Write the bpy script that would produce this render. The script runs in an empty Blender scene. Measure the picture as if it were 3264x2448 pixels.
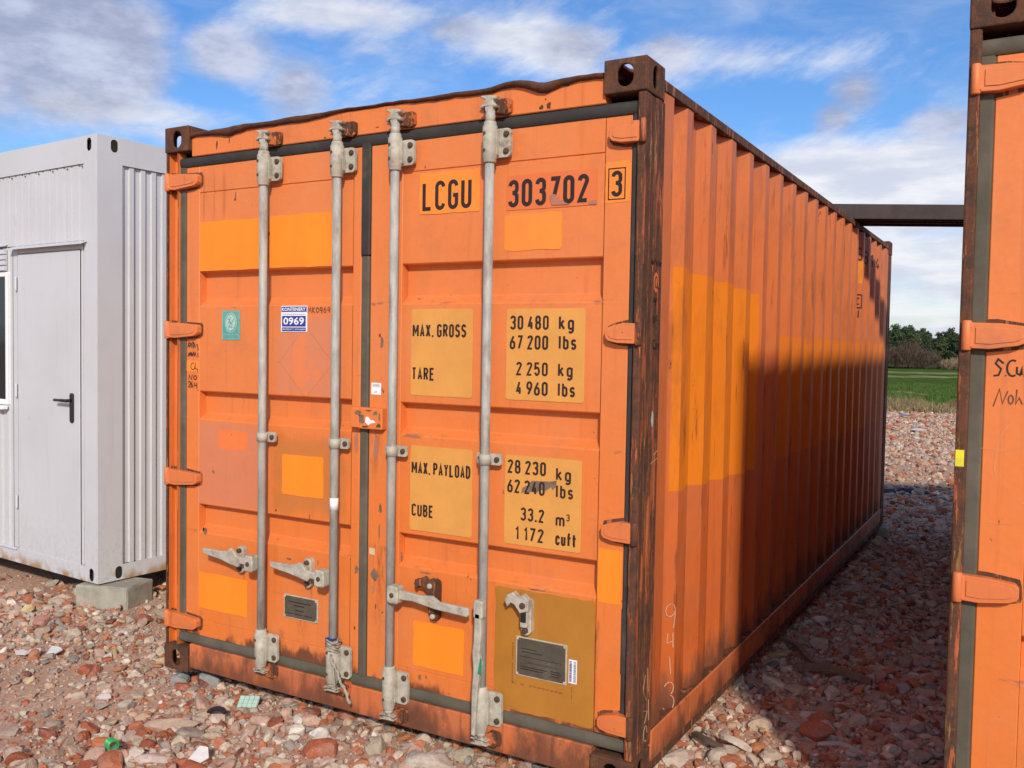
import bpy, bmesh, math, random
import numpy as np
from mathutils import Vector, Matrix, Euler
from mathutils.geometry import tessellate_polygon

random.seed(7)
rng = np.random.default_rng(7)
S = bpy.context.scene
COL = S.collection

# ------------------------------------------------------------------ camera
cam_d = bpy.data.cameras.new('camera')
cam = bpy.data.objects.new('camera', cam_d)
COL.objects.link(cam)
cam.location = (3.63243, -2.96520, 1.58343)
cam.rotation_euler = (1.52995629, -0.01690451, 0.52290336)
cam_d.sensor_width = 36.0
cam_d.lens = 36.0 * 2910.98 / 3264.0
cam_d.clip_start = 0.05
cam_d.clip_end = 3000
S.camera = cam

# ------------------------------------------------------------------ sun and sky
SUN_EL = math.radians(29.5)
SUN_AZ = math.radians(145.0)            # from +Y towards +X
to_sun = Vector((math.sin(SUN_AZ) * math.cos(SUN_EL), math.cos(SUN_AZ) * math.cos(SUN_EL), math.sin(SUN_EL)))
sun_d = bpy.data.lights.new('sun', 'SUN')
sun_d.energy = 3.75
sun_d.angle = math.radians(3.2)
sun_d.color = (1.0, 0.915, 0.775)
sun = bpy.data.objects.new('sun', sun_d)
COL.objects.link(sun)
sun.rotation_euler = to_sun.to_track_quat('Z', 'Y').to_euler()
sun.location = (10, -14, 9)

S.view_settings.view_transform = 'Standard'
S.view_settings.look = 'None'
S.view_settings.gamma = 1.0
S.view_settings.use_curve_mapping = False
S.view_settings.exposure = 0.05


class NT:
    """tiny helper for building node trees"""
    def __init__(self, tree):
        self.t = tree
        self.N = tree.nodes
        self.L = tree.links

    def set(self, sock, v):
        if isinstance(v, bpy.types.NodeSocket):
            self.L.new(v, sock)
        elif v is not None:
            if hasattr(sock.default_value, '__len__'):
                v = tuple(v)
                if len(sock.default_value) == 4 and len(v) == 3:
                    v = v + (1.0,)
            sock.default_value = v

    def n(self, typ, ins=None, **kw):
        nd = self.N.new(typ)
        for k, v in kw.items():
            setattr(nd, k, v)
        for k, v in (ins or {}).items():
            self.set(nd.inputs[k], v)
        return nd

    def m(self, op, a, b=None, c=None, clamp=False):
        nd = self.N.new('ShaderNodeMath')
        nd.operation = op
        nd.use_clamp = clamp
        self.set(nd.inputs[0], a)
        if b is not None: self.set(nd.inputs[1], b)
        if c is not None: self.set(nd.inputs[2], c)
        return nd.outputs[0]

    def vm(self, op, a, b=None, out=0):
        nd = self.N.new('ShaderNodeVectorMath')
        nd.operation = op
        self.set(nd.inputs[0], a)
        if b is not None: self.set(nd.inputs[1], b)
        return nd.outputs[out]

    def mix(self, f, a, b, typ='MIX'):
        nd = self.N.new('ShaderNodeMix')
        nd.data_type = 'RGBA'
        nd.blend_type = typ
        self.set(nd.inputs[0], f)
        self.set(nd.inputs[6], a)
        self.set(nd.inputs[7], b)
        return nd.outputs[2]

    def ramp(self, f, stops, interp='LINEAR'):
        nd = self.N.new('ShaderNodeValToRGB')
        cr = nd.color_ramp
        cr.interpolation = interp
        while len(cr.elements) < len(stops):
            cr.elements.new(0.5)
        for e, (p, c) in zip(cr.elements, stops):
            e.position = p
            e.color = (c, c, c, 1) if not hasattr(c, '__len__') else (tuple(c) + (1,))[:4]
        self.set(nd.inputs[0], f)
        return nd.outputs[0]

    def sm(self, v, a, b, lo=0.0, hi=1.0):
        nd = self.N.new('ShaderNodeMapRange')
        nd.interpolation_type = 'SMOOTHSTEP'
        self.set(nd.inputs[0], v)
        for i, x in enumerate((a, b, lo, hi)):
            self.set(nd.inputs[i + 1], x)
        return nd.outputs[0]

    def noise(self, vec, scale, detail=3, rough=0.5, dist=0.0, out=0):
        nd = self.n('ShaderNodeTexNoise', {'Vector': vec, 'Scale': scale, 'Detail': detail, 'Roughness': rough, 'Distortion': dist})
        return nd.outputs[out]

    def scale(self, vec, s):
        nd = self.n('ShaderNodeMapping', {'Vector': vec, 'Scale': s})
        return nd.outputs[0]

    def off(self, vec, l):
        nd = self.n('ShaderNodeMapping', {'Vector': vec, 'Location': l})
        return nd.outputs[0]

    def sep(self, vec):
        nd = self.n('ShaderNodeSeparateXYZ', {0: vec})
        return nd.outputs[0], nd.outputs[1], nd.outputs[2]

    def bump(self, h, strength=0.3, dist=0.01, normal=None):
        nd = self.n('ShaderNodeBump', {'Height': h, 'Strength': strength, 'Distance': dist})
        if normal is not None: self.set(nd.inputs['Normal'], normal)
        return nd.outputs[0]


# world : Nishita sky with a layer of clouds in direction space
W = bpy.data.worlds.new('World')
S.world = W
W.use_nodes = True
W.node_tree.nodes.clear()
w = NT(W.node_tree)
sky = w.n('ShaderNodeTexSky', sky_type='NISHITA')
sky.sun_disc = False
sky.sun_elevation = SUN_EL
sky.sun_rotation = SUN_AZ
sky.altitude = 100
sky.air_density = 1.0
sky.dust_density = 1.0
sky.ozone_density = 1.6
D = w.n('ShaderNodeTexCoord').outputs['Generated']
D = w.vm('NORMALIZE', D)
dx, dy, dz = w.sep(D)
den = w.m('ADD', w.m('MAXIMUM', dz, 0.0), 0.10)
P = w.n('ShaderNodeCombineXYZ', {0: w.m('DIVIDE', dx, den), 1: w.m('DIVIDE', dy, den), 2: 0.0}).outputs[0]
warp = w.noise(P, 1.3, 4, 0.6, out=1)
Pw = w.vm('ADD', P, w.vm('SCALE', w.vm('SUBTRACT', warp, (0.5, 0.5, 0.5)), None))
W.node_tree.nodes[-1]
# (vector SCALE needs its own socket)
for nd in W.node_tree.nodes:
    if nd.type == 'VECT_MATH' and nd.operation == 'SCALE':
        nd.inputs['Scale'].default_value = 0.8
n1 = w.noise(w.scale(Pw, (1.0, 0.55, 1.0)), 1.1, 9, 0.62)
n2 = w.noise(w.off(Pw, (3.1, 7.7, 0)), 0.45, 3, 0.5)
# direction noise for the placed masses
dn = w.noise(w.scale(D, (1, 1, 1.4)), 5.0, 6, 0.52)
dn2 = w.noise(w.scale(w.off(D, (4, 1, 2)), (1, 1, 2.4)), 11.0, 6, 0.62)


def blob(d, sh, sv, amp):
    """elliptic mass round a direction d: sh wide (radians), sv tall"""
    d = Vector(d).normalized()
    h = Vector((d.y, -d.x, 0)).normalized()
    v = h.cross(d)
    a = w.m('DIVIDE', w.vm('DOT_PRODUCT', D, tuple(h), out=1), sh)
    b = w.m('DIVIDE', w.vm('DOT_PRODUCT', w.vm('SUBTRACT', D, tuple(d)), tuple(v), out=1), sv)
    front = w.m('GREATER_THAN', w.vm('DOT_PRODUCT', D, tuple(d), out=1), 0.0)
    r = w.m('SQRT', w.m('ADD', w.m('MULTIPLY', a, a), w.m('MULTIPLY', b, b)))
    return w.m('MULTIPLY', w.m('MULTIPLY', w.m('SUBTRACT', 1.0, r, clamp=True), amp), front)


grey_m = None
for b_ in (((-0.86, 0.42, 0.295), 0.24, 0.14, 2.3), ((-0.80, 0.54, 0.275), 0.12, 0.090, 2.3), ((-0.765, 0.585, 0.300), 0.06, 0.05, 1.3),
           ((-0.705, 0.65, 0.285), 0.065, 0.045, 1.25), ((-0.665, 0.70, 0.258), 0.050, 0.045, 1.0),
           ((-0.53, 0.785, 0.322), 0.05, 0.030, .9), ((-0.42, 0.855, 0.305), 0.055, 0.035, 1.0), ((-0.34, 0.89, 0.300), 0.045, 0.033, .95),
           ((-0.165, 0.953, 0.258), 0.040, 0.036, 1.0), ((-0.185, 0.955, 0.235), 0.035, 0.028, 0.9), ((-0.085, 0.97, 0.222), 0.055, 0.024, 1.0)):
    g = blob(*b_)
    grey_m = g if grey_m is None else w.m('MAXIMUM', grey_m, g)
white_m = None
for b_ in (((-0.60, 0.735, 0.335), 0.16, 0.034, 1.15), ((-0.49, 0.82, 0.315), 0.15, 0.045, 1.2),
           ((-0.27, 0.92, 0.290), 0.22, 0.04, 1.0), ((-0.15, 0.965, 0.160), 0.36, 0.062, 2.8),
           ((-0.76, 0.61, 0.205), 0.14, 0.018, 0.9), ((-0.80, 0.56, 0.222), 0.18, 0.030, 1.2),
           ((-0.10, 0.99, 0.09), 0.35, 0.06, 1.5)):
    g = blob(*b_)
    white_m = g if white_m is None else w.m('MAXIMUM', white_m, g)
dn3 = w.noise(w.scale(w.n('ShaderNodeVectorRotate', {'Vector': D, 'Angle': 0.5}, rotation_type='Y_AXIS').outputs[0], (1, 1, 4.5)), 13.0, 9, 0.68)
nn = w.m('ADD', w.m('ADD', w.m('MULTIPLY', dn, 0.55), w.m('MULTIPLY', dn2, 0.37)), w.m('MULTIPLY', dn3, 0.27))      # about 0.6
cov_g = w.sm(w.m('ADD', grey_m, w.m('MULTIPLY', w.m('SUBTRACT', nn, 0.6), 1.9)), 0.08, 0.88)
cov_w = w.sm(w.m('ADD', white_m, w.m('MULTIPLY', w.m('SUBTRACT', nn, 0.6), 3.8)), -0.05, 1.25)
gen = w.sm(w.m('ADD', n1, w.m('MULTIPLY', n2, 0.5)), 0.68, 1.00)            # thin veils all over the sky
lowband = w.sm(dz, 0.16, 0.02)                                               # broken layers towards the horizon
layer = w.noise(w.scale(D, (1, 1, 7.0)), 5.0, 7, 0.6)
low = w.m('MULTIPLY', w.sm(layer, 0.34, 0.56), lowband)
white = w.m('MAXIMUM', w.m('MAXIMUM', cov_w, w.m('MULTIPLY', gen, 0.62)), low)
skyc = w.n('ShaderNodeHueSaturation', {'Saturation': 1.30, 'Value': 1.0, 'Color': sky.outputs[0]}).outputs[0]
skyc = w.mix(1.0, skyc, (1.22, 1.31, 1.58), 'MULTIPLY')
shade_n = w.sm(w.noise(w.scale(D, (1, 1, 4.0)), 9.0, 5, 0.6), 0.35, 0.65)
wcol = w.mix(shade_n, (6.9, 7.2, 8.4), (9.6, 9.6, 9.8))
gcol = w.mix(w.sm(dn2, 0.35, 0.68), (3.9, 4.2, 5.6), (6.9, 7.2, 8.6))
c1 = w.mix(w.m('MULTIPLY', white, 0.93), skyc, wcol)
c2 = w.mix(w.m('MULTIPLY', cov_g, 0.86), c1, gcol)
bg = w.n('ShaderNodeBackground', {'Color': c2, 'Strength': 0.095})
wo = w.n('ShaderNodeOutputWorld', {0: bg.outputs[0]})


# ------------------------------------------------------------------ materials
def new_mat(name):
    mt = bpy.data.materials.new(name)
    mt.use_nodes = True
    t = NT(mt.node_tree)
    b = mt.node_tree.nodes['Principled BSDF']
    b.inputs['Specular IOR Level'].default_value = 0.35
    return mt, t, b


def ocoord(t):
    return t.n('ShaderNodeTexCoord').outputs['Object']


def rust_patches(t, c, scale=9.0, lo=0.62, hi=0.70, stretch=(1, 1, 1)):
    n = t.noise(t.scale(c, stretch), scale, 8, 0.68)
    return t.sm(n, lo, hi)


def boxmask(t, a, b, a0, a1, b0, b1, c, soft=0.006, jit=0.02, jscale=14):
    j = t.m('MULTIPLY', t.m('SUBTRACT', t.noise(c, jscale, 4, 0.6), 0.5), jit)
    a = t.m('ADD', a, j)
    b = t.m('ADD', b, j)
    r = t.m('MULTIPLY', t.sm(a, a0 - soft, a0 + soft), t.sm(a, a1 + soft, a1 - soft))
    s = t.m('MULTIPLY', t.sm(b, b0 - soft, b0 + soft), t.sm(b, b1 + soft, b1 - soft))
    return t.m('MULTIPLY', r, s)


RUST_A = (0.115, 0.042, 0.020)
RUST_B = (0.055, 0.028, 0.018)
RUST_C = (0.20, 0.07, 0.025)


def orange_mat(name, base=(0.67, 0.165, 0.026), fade=(0.65, 0.185, 0.048), specks=1.0, extra=None, rough=0.52, grime=0.35, low=(0.20, 0.10, 0.85)):
    mt, t, b = new_mat(name)
    c = ocoord(t)
    x, y, z = t.sep(c)
    big = t.sm(t.noise(c, 1.7, 5, 0.6), 0.38, 0.66)
    col = t.mix(t.m('MULTIPLY', big, 0.75), base, fade)
    col = t.mix(t.m('MULTIPLY', t.sm(t.m('ADD', z, t.m('MULTIPLY', t.noise(c, 1.2, 3, .5), 1.2)), 0.9, 2.4), .50), col, (0.67, 0.205, 0.068))
    fine = t.noise(c, 60, 4, 0.6)
    col = t.mix(t.sm(fine, 0.3, 0.8, 0, 0.13), col, (0.45, 0.12, 0.05))
    # vertical weathering streaks
    st = t.sm(t.noise(t.scale(c, (30, 30, 0.9)), 1.0, 4, 0.6), 0.54, 0.76)
    col = t.mix(t.m('MULTIPLY', st, 0.26 * grime / 0.35), col, (0.30, 0.085, 0.035))
    cloudy = t.sm(t.noise(c, 5.5, 6, 0.65), 0.50, 0.78)
    col = t.mix(t.m('MULTIPLY', cloudy, grime), col, (0.38, 0.13, 0.06))
    if extra:
        col = extra(t, c, col)
    # rust bloom low down on the panels, irregular edge
    lown = t.m('ADD', z, t.m('MULTIPLY', t.m('SUBTRACT', t.noise(t.scale(c, (1, 1, 0.4)), 7, 6, 0.65), 0.5), 0.42))
    col = t.mix(t.m('MULTIPLY', t.sm(lown, low[0], low[1]), low[2]), col, (0.10, 0.040, 0.024))
    # specks and chips
    sp = t.noise(c, 34, 4, 0.75)
    spm = t.m('MULTIPLY', t.sm(sp, 0.695, 0.725), 0.9 * specks)
    col = t.mix(spm, col, RUST_A)
    ch = t.m('MULTIPLY', t.sm(t.noise(t.scale(t.off(c, (3, 5, 1)), (1, 1, .45)), 11, 7, 0.78), 0.668, 0.69), 0.85 * specks)
    col = t.mix(ch, col, RUST_B)
    t.set(b.inputs['Base Color'], col)
    t.set(b.inputs['Roughness'], t.m('ADD', rough, t.m('MULTIPLY', t.m('MAXIMUM', spm, ch), 0.4)))
    h = t.m('SUBTRACT', t.m('MULTIPLY', t.noise(c, 3.4, 4, 0.55), 9.0), t.m('MAXIMUM', spm, ch))
    h = t.m('ADD', h, t.m('MULTIPLY', fine, 0.5))
    t.set(b.inputs['Normal'], t.bump(h, 0.35, 0.0025))
    return mt


def door_extra(t, c, col):
    x, y, z = t.sep(c)
    f1 = boxmask(t, x, z, .20, .645, .82, 1.205, c, 0.02, 0.03)
    col = t.mix(t.m('MULTIPLY', f1, 0.55), col, (0.50, 0.185, 0.12))
    f2 = boxmask(t, x, z, .70, 1.07, 1.36, 1.70, c, 0.03, 0.10)
    col = t.mix(t.m('MULTIPLY', f2, 0.5), col, (0.50, 0.20, 0.13))
    f3 = boxmask(t, x, z, .33, .52, 1.085, 1.175, c, 0.008, 0.02)
    col = t.mix(t.m('MULTIPLY', f3, 0.75), col, (0.78, 0.17, 0.03))
    f4 = boxmask(t, x, z, .69, 1.08, .84, 1.16, c, 0.04, 0.20, 8)
    col = t.mix(t.m('MULTIPLY', f4, 0.6), col, (0.40, 0.15, 0.035))
    # ghost of a diamond placard torn off
    q = t.m('ADD', t.m('ABSOLUTE', t.m('SUBTRACT', x, 0.87)), t.m('ABSOLUTE', t.m('SUBTRACT', z, 1.50)))
    dia = t.sm(t.m('ABSOLUTE', t.m('SUBTRACT', q, 0.155)), 0.006, 0.001)
    col = t.mix(t.m('MULTIPLY', dia, 0.28), col, (0.30, 0.10, 0.05))
    tear = t.m('MULTIPLY', t.sm(q, 0.155, 0.150), t.sm(t.noise(c, 12, 4, 0.6), 0.5, 0.53))
    col = t.mix(t.m('MULTIPLY', tear, 0.45), col, (0.76, 0.18, 0.04))
    # scuffs along the lower lips of the pressed recesses and rust runs below fittings
    for zz in (1.748, 1.216, .680):
        band = t.m('MULTIPLY', t.sm(t.m('ABSOLUTE', t.m('SUBTRACT', z, zz)), .013, .004), t.sm(t.noise(t.scale(c, (1.6, 1, 7)), 3.2, 6, .7), .55, .66))
        col = t.mix(t.m('MULTIPLY', band, .75), col, (0.16, 0.075, 0.06))
    for (xx, z1_, ln, wd) in ((1.575, .49, .10, .014), (.505, .53, .13, .008), (.912, .52, .12, .008), (2.0, .50, .05, .010), (.86, .36, .10, .03), (.735, .30, .12, .02), (1.44, .27, .08, .02), (1.26, 1.23, .30, .03), (1.30, .75, .55, .05), (2.28, .60, .35, .012), (.20, .30, .1, .03)):
        rn = t.m('MULTIPLY', t.sm(t.m('ABSOLUTE', t.m('SUBTRACT', x, xx)), wd * 1.6, 0.0), t.m('MULTIPLY', t.sm(z, z1_ + .01, z1_ - .01), t.sm(z, z1_ - ln, z1_)))
        rn = t.m('MULTIPLY', rn, t.sm(t.noise(t.scale(c, (40, 1, 9)), 1.0, 6, .7), .42, .60))
        col = t.mix(t.m('MULTIPLY', rn, .7), col, (0.18, 0.065, 0.03))
    scr_ = t.sm(t.noise(t.scale(c, (3, 3, 26)), 2.1, 7, .75), .665, .69)
    col = t.mix(t.m('MULTIPLY', scr_, .45), col, (0.22, 0.09, 0.05))
    dust = t.sm(t.noise(t.scale(c, (1, 1, .5)), 2.3, 7, .7), .50, .72)
    col = t.mix(t.m('MULTIPLY', dust, .28), col, (0.58, 0.23, 0.10))
    # brown runs under the top left corner
    for (xx, wd) in ((0.232, 0.006), (0.365, 0.009), (0.30, 0.004)):
        g = t.m('MULTIPLY', t.sm(t.m('ABSOLUTE', t.m('SUBTRACT', x, xx)), wd * 1.8, 0.0), t.m('MULTIPLY', t.sm(z, 2.12, 2.2), t.sm(z, 2.42, 2.3)))
        col = t.mix(t.m('MULTIPLY', g, 0.38), col, (0.20, 0.07, 0.04))
    return col


def side_extra(t, c, col):
    x, y, z = t.sep(c)
    a = boxmask(t, t.m('ADD', y, 0), t.m('ADD', z, t.m('MULTIPLY', t.m('SUBTRACT', y, 0.4), 0.035)), .405, 1.60, 1.03, 1.905, c, 0.004, 0.018, 9)
    col = t.mix(a, col, (0.68, 0.190, 0.014))
    b2 = boxmask(t, y, z, 1.95, 5.75, .99, 1.665, c, 0.004, 0.03, 6)
    col = t.mix(t.m('MULTIPLY', b2, 0.85), col, (0.62, 0.165, 0.016))
    c3 = boxmask(t, y, z, 4.462, 4.553, 2.12, 2.285, c, 0.004, 0.01)
    col = t.mix(c3, col, (0.80, 0.25, 0.02))
    # rust streaks down the ribs and scraped lower half
    st = t.sm(t.noise(t.scale(c, (1, 13, 1.1)), 1.6, 8, 0.72), 0.565, 0.67)
    col = t.mix(t.m('MULTIPLY', st, 0.75), col, (0.12, 0.042, 0.022))
    lo = t.sm(t.noise(t.scale(c, (1, 2.2, .7)), 2.4, 8, 0.72), 0.50, 0.66)
    col = t.mix(t.m('MULTIPLY', lo, 0.40), col, (0.26, 0.085, 0.035))
    edge_ = t.m('MULTIPLY', t.sm(t.m('ADD', z, t.m('MULTIPLY', t.m('SUBTRACT', t.noise(t.scale(c, (1, 5, 1)), 2.2, 6, .7), .5), .5)), .34, .20), .8)
    col = t.mix(edge_, col, (0.12, 0.055, 0.035))
    return col


def rust_mat(name, flake=(0.36, 0.13, 0.05), amount=0.55, stretch=(9, 9, 0.9), yellow=0.3):
    mt, t, b = new_mat(name)
    c = ocoord(t)
    base = t.mix(t.sm(t.noise(c, 14, 6, 0.7), 0.35, 0.65), RUST_B, RUST_A)
    base = t.mix(t.sm(t.noise(c, 70, 4, 0.7), 0.5, 0.8), base, (0.17, 0.062, 0.028))
    fl = t.noise(t.scale(c, stretch), 3.2, 8, 0.72)
    m1 = t.sm(fl, amount, amount + 0.035)
    col = t.mix(m1, base, flake)
    fl2 = t.noise(t.scale(t.off(c, (5, 2, 1)), (stretch[0] * 1.7, stretch[1] * 1.7, stretch[2] * 1.4)), 3.4, 8, 0.75)
    m2 = t.m('MULTIPLY', t.sm(fl2, 0.585, 0.61), yellow * 2.2, clamp=True)
    col = t.mix(m2, col, (0.33, 0.17, 0.055))
    t.set(b.inputs['Base Color'], col)
    t.set(b.inputs['Roughness'], t.mix(m1, (0.85,) * 3, (0.55,) * 3))
    col = t.mix(t.sm(t.noise(c, 6.0, 8, .72), .52, .66), col, (0.13, 0.045, 0.022))
    t.set(b.inputs['Base Color'], col)
    h = t.m('ADD', t.m('MULTIPLY', m1, 0.6), t.m('ADD', t.m('MULTIPLY', t.noise(c, 55, 6, 0.7), 1.2), t.m('MULTIPLY', m2, .4)))
    t.set(b.inputs['Normal'], t.bump(h, 0.7, 0.004))
    return mt


def plain_mat(name, col, rough=0.6, metal=0.0, var=0.25, dirt=(0.12, 0.08, 0.055), dirt_amt=0.3, scale=12, bump=0.2, stretch=(1, 1, 1)):
    mt, t, b = new_mat(name)
    c = ocoord(t)
    n = t.noise(t.scale(c, stretch), scale, 6, 0.65)
    dk = tuple(v * (1 - var) for v in col)
    cc = t.mix(t.sm(n, 0.3, 0.7), dk, col)
    m = t.sm(t.noise(t.scale(t.off(c, (2, 4, 8)), stretch), scale * 0.6, 8, 0.7), 0.52, 0.72)
    cc = t.mix(t.m('MULTIPLY', m, dirt_amt), cc, dirt)
    t.set(b.inputs['Base Color'], cc)
    b.inputs['Roughness'].default_value = rough
    b.inputs['Metallic'].default_value = metal
    if bump:
        t.set(b.inputs['Normal'], t.bump(t.noise(c, scale * 7, 5, 0.65), bump, 0.002))
    return mt


M = {}
M['door'] = orange_mat('weathered orange door paint', extra=door_extra, specks=.9, low=(0.235, 0.175, 0.9))
M['side'] = orange_mat('weathered orange side paint', base=(0.52, 0.112, 0.022), fade=(0.46, 0.118, 0.038), extra=side_extra, grime=0.5)
M['frame'] = orange_mat('orange frame paint', specks=1.4, grime=0.55, low=(0.16, 0.02, 0.6))
def sill_extra(t, c, col):
    n = t.sm(t.noise(t.scale(c, (2.2, 1, 1.3)), 2.6, 9, .74), .50, .60)
    col = t.mix(t.m('MULTIPLY', n, .75), col, (0.20, 0.075, 0.04))
    n = t.sm(t.noise(t.scale(t.off(c, (7, 1, 3)), (14, 14, 1.2)), 1.2, 7, .7), .54, .64)
    col = t.mix(t.m('MULTIPLY', n, .6), col, (0.11, 0.045, 0.03))
    return col


M['sill'] = orange_mat('rust streaked sill paint', extra=sill_extra, base=(0.60, 0.155, 0.045), fade=(0.42, 0.125, 0.055), specks=2.0, grime=1.0, low=(0.135, 0.02, 0.8))
M['blade'] = orange_mat('orange hinge paint', base=(0.60, 0.155, 0.045), specks=2.2, grime=.8)
M['rust'] = rust_mat('flaking rusty steel')
M['keeper'] = rust_mat('rusty orange keeper', flake=(0.46, 0.12, 0.035), amount=0.50, stretch=(5, 5, 4), yellow=0.05)
M['post'] = rust_mat('rusty post with paint strips', flake=(0.36, 0.095, 0.032), amount=0.535, stretch=(8, 8, 0.9), yellow=0.30)
M['cast'] = rust_mat('brown cast steel', flake=(0.22, 0.085, 0.04), amount=0.66, stretch=(2, 2, 1.2), yellow=0.08)
M['lip'] = rust_mat('rusty lip', flake=(0.30, 0.10, 0.05), amount=0.62, stretch=(1.5, 3, 3), yellow=0.0)
M['rod'] = plain_mat('galvanised rod', (0.43, 0.42, 0.385), 0.62, 0.08, 0.38, (0.19, 0.14, 0.10), 0.8, 12, 0.2, (2, 2, .6))
M['brack'] = plain_mat('dirty cast zinc', (0.48, 0.44, 0.36), 0.68, 0.05, 0.35, (0.16, 0.10, 0.06), 0.85, 24, 0.6)
M['bolt'] = plain_mat('rusty bolt', (0.10, 0.055, 0.035), 0.8, 0.2)
M['gasket'] = plain_mat('worn grey rubber', (0.105, 0.090, 0.064), 0.75, 0, 0.3, (0.17, 0.14, 0.10), 0.45, 8, 0.25, (1, 1, 1))
M['gasket2'] = plain_mat('black rubber', (0.042, 0.038, 0.034), 0.7, 0, 0.35, (0.12, 0.095, 0.07), 0.6, 8, 0.25)
M['amber'] = plain_mat('fresh amber paint', (0.90, 0.245, 0.016), 0.5, 0, 0.12, (0.60, 0.17, 0.03), 0.35, 6, 0.35, (1, 1, .4))
M['amber2'] = plain_mat('light amber paint', (0.86, 0.245, 0.035), 0.5, 0, 0.10, (0.62, 0.18, 0.05), 0.35, 6, 0.3)
M['sticker_o'] = plain_mat('reddish orange film', (0.66, 0.16, 0.045), 0.4, 0, 0.06, (0.5, 0.15, 0.08), 0.15, 6, 0)
M['tan'] = plain_mat('tan marking field', (0.66, 0.30, 0.068), 0.5, 0, 0.10, (0.52, 0.21, 0.06), 0.35, 9, 0.1)
M['ochre'] = plain_mat('ochre paint', (0.43, 0.175, 0.024), 0.55, 0, 0.18, (0.36, 0.11, 0.03), 0.6, 5, 0.25, (1, 1, .7))
M['ink'] = plain_mat('dark lettering film', (0.030, 0.016, 0.013), 0.5, 0, 0.2, (0.06, 0.03, 0.02), 0.2, 8, 0)
M['marker'] = plain_mat('black marker ink', (0.02, 0.015, 0.015), 0.5, 0, 0.2, (0.06, 0.03, 0.02), 0.2, 8, 0)
M['faded_marker'] = plain_mat('brown faded marker', (0.16, 0.06, 0.035), 0.5, 0, 0.2, (0.3, 0.1, 0.05), 0.4, 30, 0)
M['chalk'] = plain_mat('chalk mark', (0.60, 0.33, 0.20), 0.9, 0, 0.2, (0.45, 0.2, 0.1), 0.4, 30, 0)
M['tornpink'] = plain_mat('bare patch', (0.42, 0.17, 0.11), 0.6, 0, 0.15)
M['smear'] = plain_mat('brown smear', (0.20, 0.13, 0.09), 0.7, 0, 0.35, (0.36, 0.2, 0.1), 0.4, 30, 0)
M['plate'] = plain_mat('tarnished data plate', (0.125, 0.105, 0.078), 0.5, 0.3, 0.3, (0.24, 0.2, 0.15), 0.5, 14, 0.15)
M['plate_edge'] = plain_mat('chipped cream edge', (0.50, 0.44, 0.33), 0.6, 0, 0.3, (0.2, 0.12, 0.07), 0.5, 30, 0.2)
M['teal'] = plain_mat('teal label', (0.10, 0.36, 0.33), 0.45, 0, 0.2, (0.22, 0.33, 0.28), 0.5, 30, 0)
M['teal_l'] = plain_mat('pale print', (0.42, 0.56, 0.48), 0.5, 0, 0.2, (0.2, 0.35, 0.3), 0.4, 60, 0)
M['blue'] = plain_mat('blue print', (0.028, 0.045, 0.27), 0.35, 0, 0.05, (0.05, 0.07, 0.3), 0.1, 6, 0)
M['faded_blue'] = plain_mat('faded blue print', (0.35, 0.38, 0.55), 0.4, 0, 0.05, bump=0)
M['white'] = plain_mat('white label', (0.78, 0.78, 0.80), 0.4, 0, 0.05, (0.6, 0.6, 0.6), 0.15, 10, 0)
M['cream'] = plain_mat('cream label', (0.62, 0.50, 0.30), 0.5, 0, 0.1)
M['green'] = plain_mat('green tape', (0.01, 0.25, 0.13), 0.5, 0, 0.1)
M['yellow'] = plain_mat('yellow tape', (0.75, 0.66, 0.03), 0.45, 0, 0.08)
M['dark'] = plain_mat('dark inside', (0.02, 0.016, 0.013), 0.9, 0, 0.2, bump=0)
M['beam'] = plain_mat('dark weathered beam', (0.050, 0.032, 0.030), 0.7, 0.05, 0.4, (0.13, 0.055, 0.03), 0.8, 7, 0.5)
M['concrete'] = plain_mat('grey green concrete', (0.36, 0.335, 0.27), 0.9, 0, 0.3, (0.20, 0.17, 0.125), 0.6, 9, 0.9)
M['roof'] = rust_mat('rusty roof sheet', flake=(0.4, 0.13, 0.05), amount=0.5, stretch=(1, 1, 1), yellow=0.1)

# ------------------------------------------------------------------ object helpers


def link(o, parent=None):
    COL.objects.link(o)
    if parent is not None:
        o.parent = parent
    return o


def tag(o, label=None, cat=None, group=None, kind=None):
    if label: o['label'] = label
    if cat: o['category'] = cat
    if group: o['group'] = group
    if kind: o['kind'] = kind
    return o


def empty(name, loc=(0, 0, 0), rz=0.0):
    o = bpy.data.objects.new(name, None)
    o.location = loc
    o.rotation_euler = (0, 0, rz)
    o.empty_display_size = 0.2
    return link(o)


def fin(name, bm, mat, parent=None, smooth=False, label=None):
    bmesh.ops.recalc_face_normals(bm, faces=bm.faces)
    me = bpy.data.meshes.new(name)
    bm.to_mesh(me)
    bm.free()
    if isinstance(mat, (list, tuple)):
        for m_ in mat: me.materials.append(m_)
    else:
        me.materials.append(mat)
    if smooth:
        me.polygons.foreach_set('use_smooth', [True] * len(me.polygons))
    o = bpy.data.objects.new(name, me)
    if label: o['label'] = label
    return link(o, parent)


def add_box(bm, x0, x1, y0, y1, z0, z1, bev=0.0, mat=0, seg=1):
    r = bmesh.ops.create_cube(bm, size=1.0)
    vs = r['verts']
    for v in vs:
        v.co = Vector(((x0 + x1) / 2 + v.co.x * (x1 - x0), (y0 + y1) / 2 + v.co.y * (y1 - y0), (z0 + z1) / 2 + v.co.z * (z1 - z0)))
    fs = list({f for v in vs for f in v.link_faces})
    for f in fs: f.material_index = mat
    if bev > 0:
        es = list({e for v in vs for e in v.link_edges})
        bmesh.ops.bevel(bm, geom=es, offset=bev, segments=seg, affect='EDGES', profile=0.5)
    return vs


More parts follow.
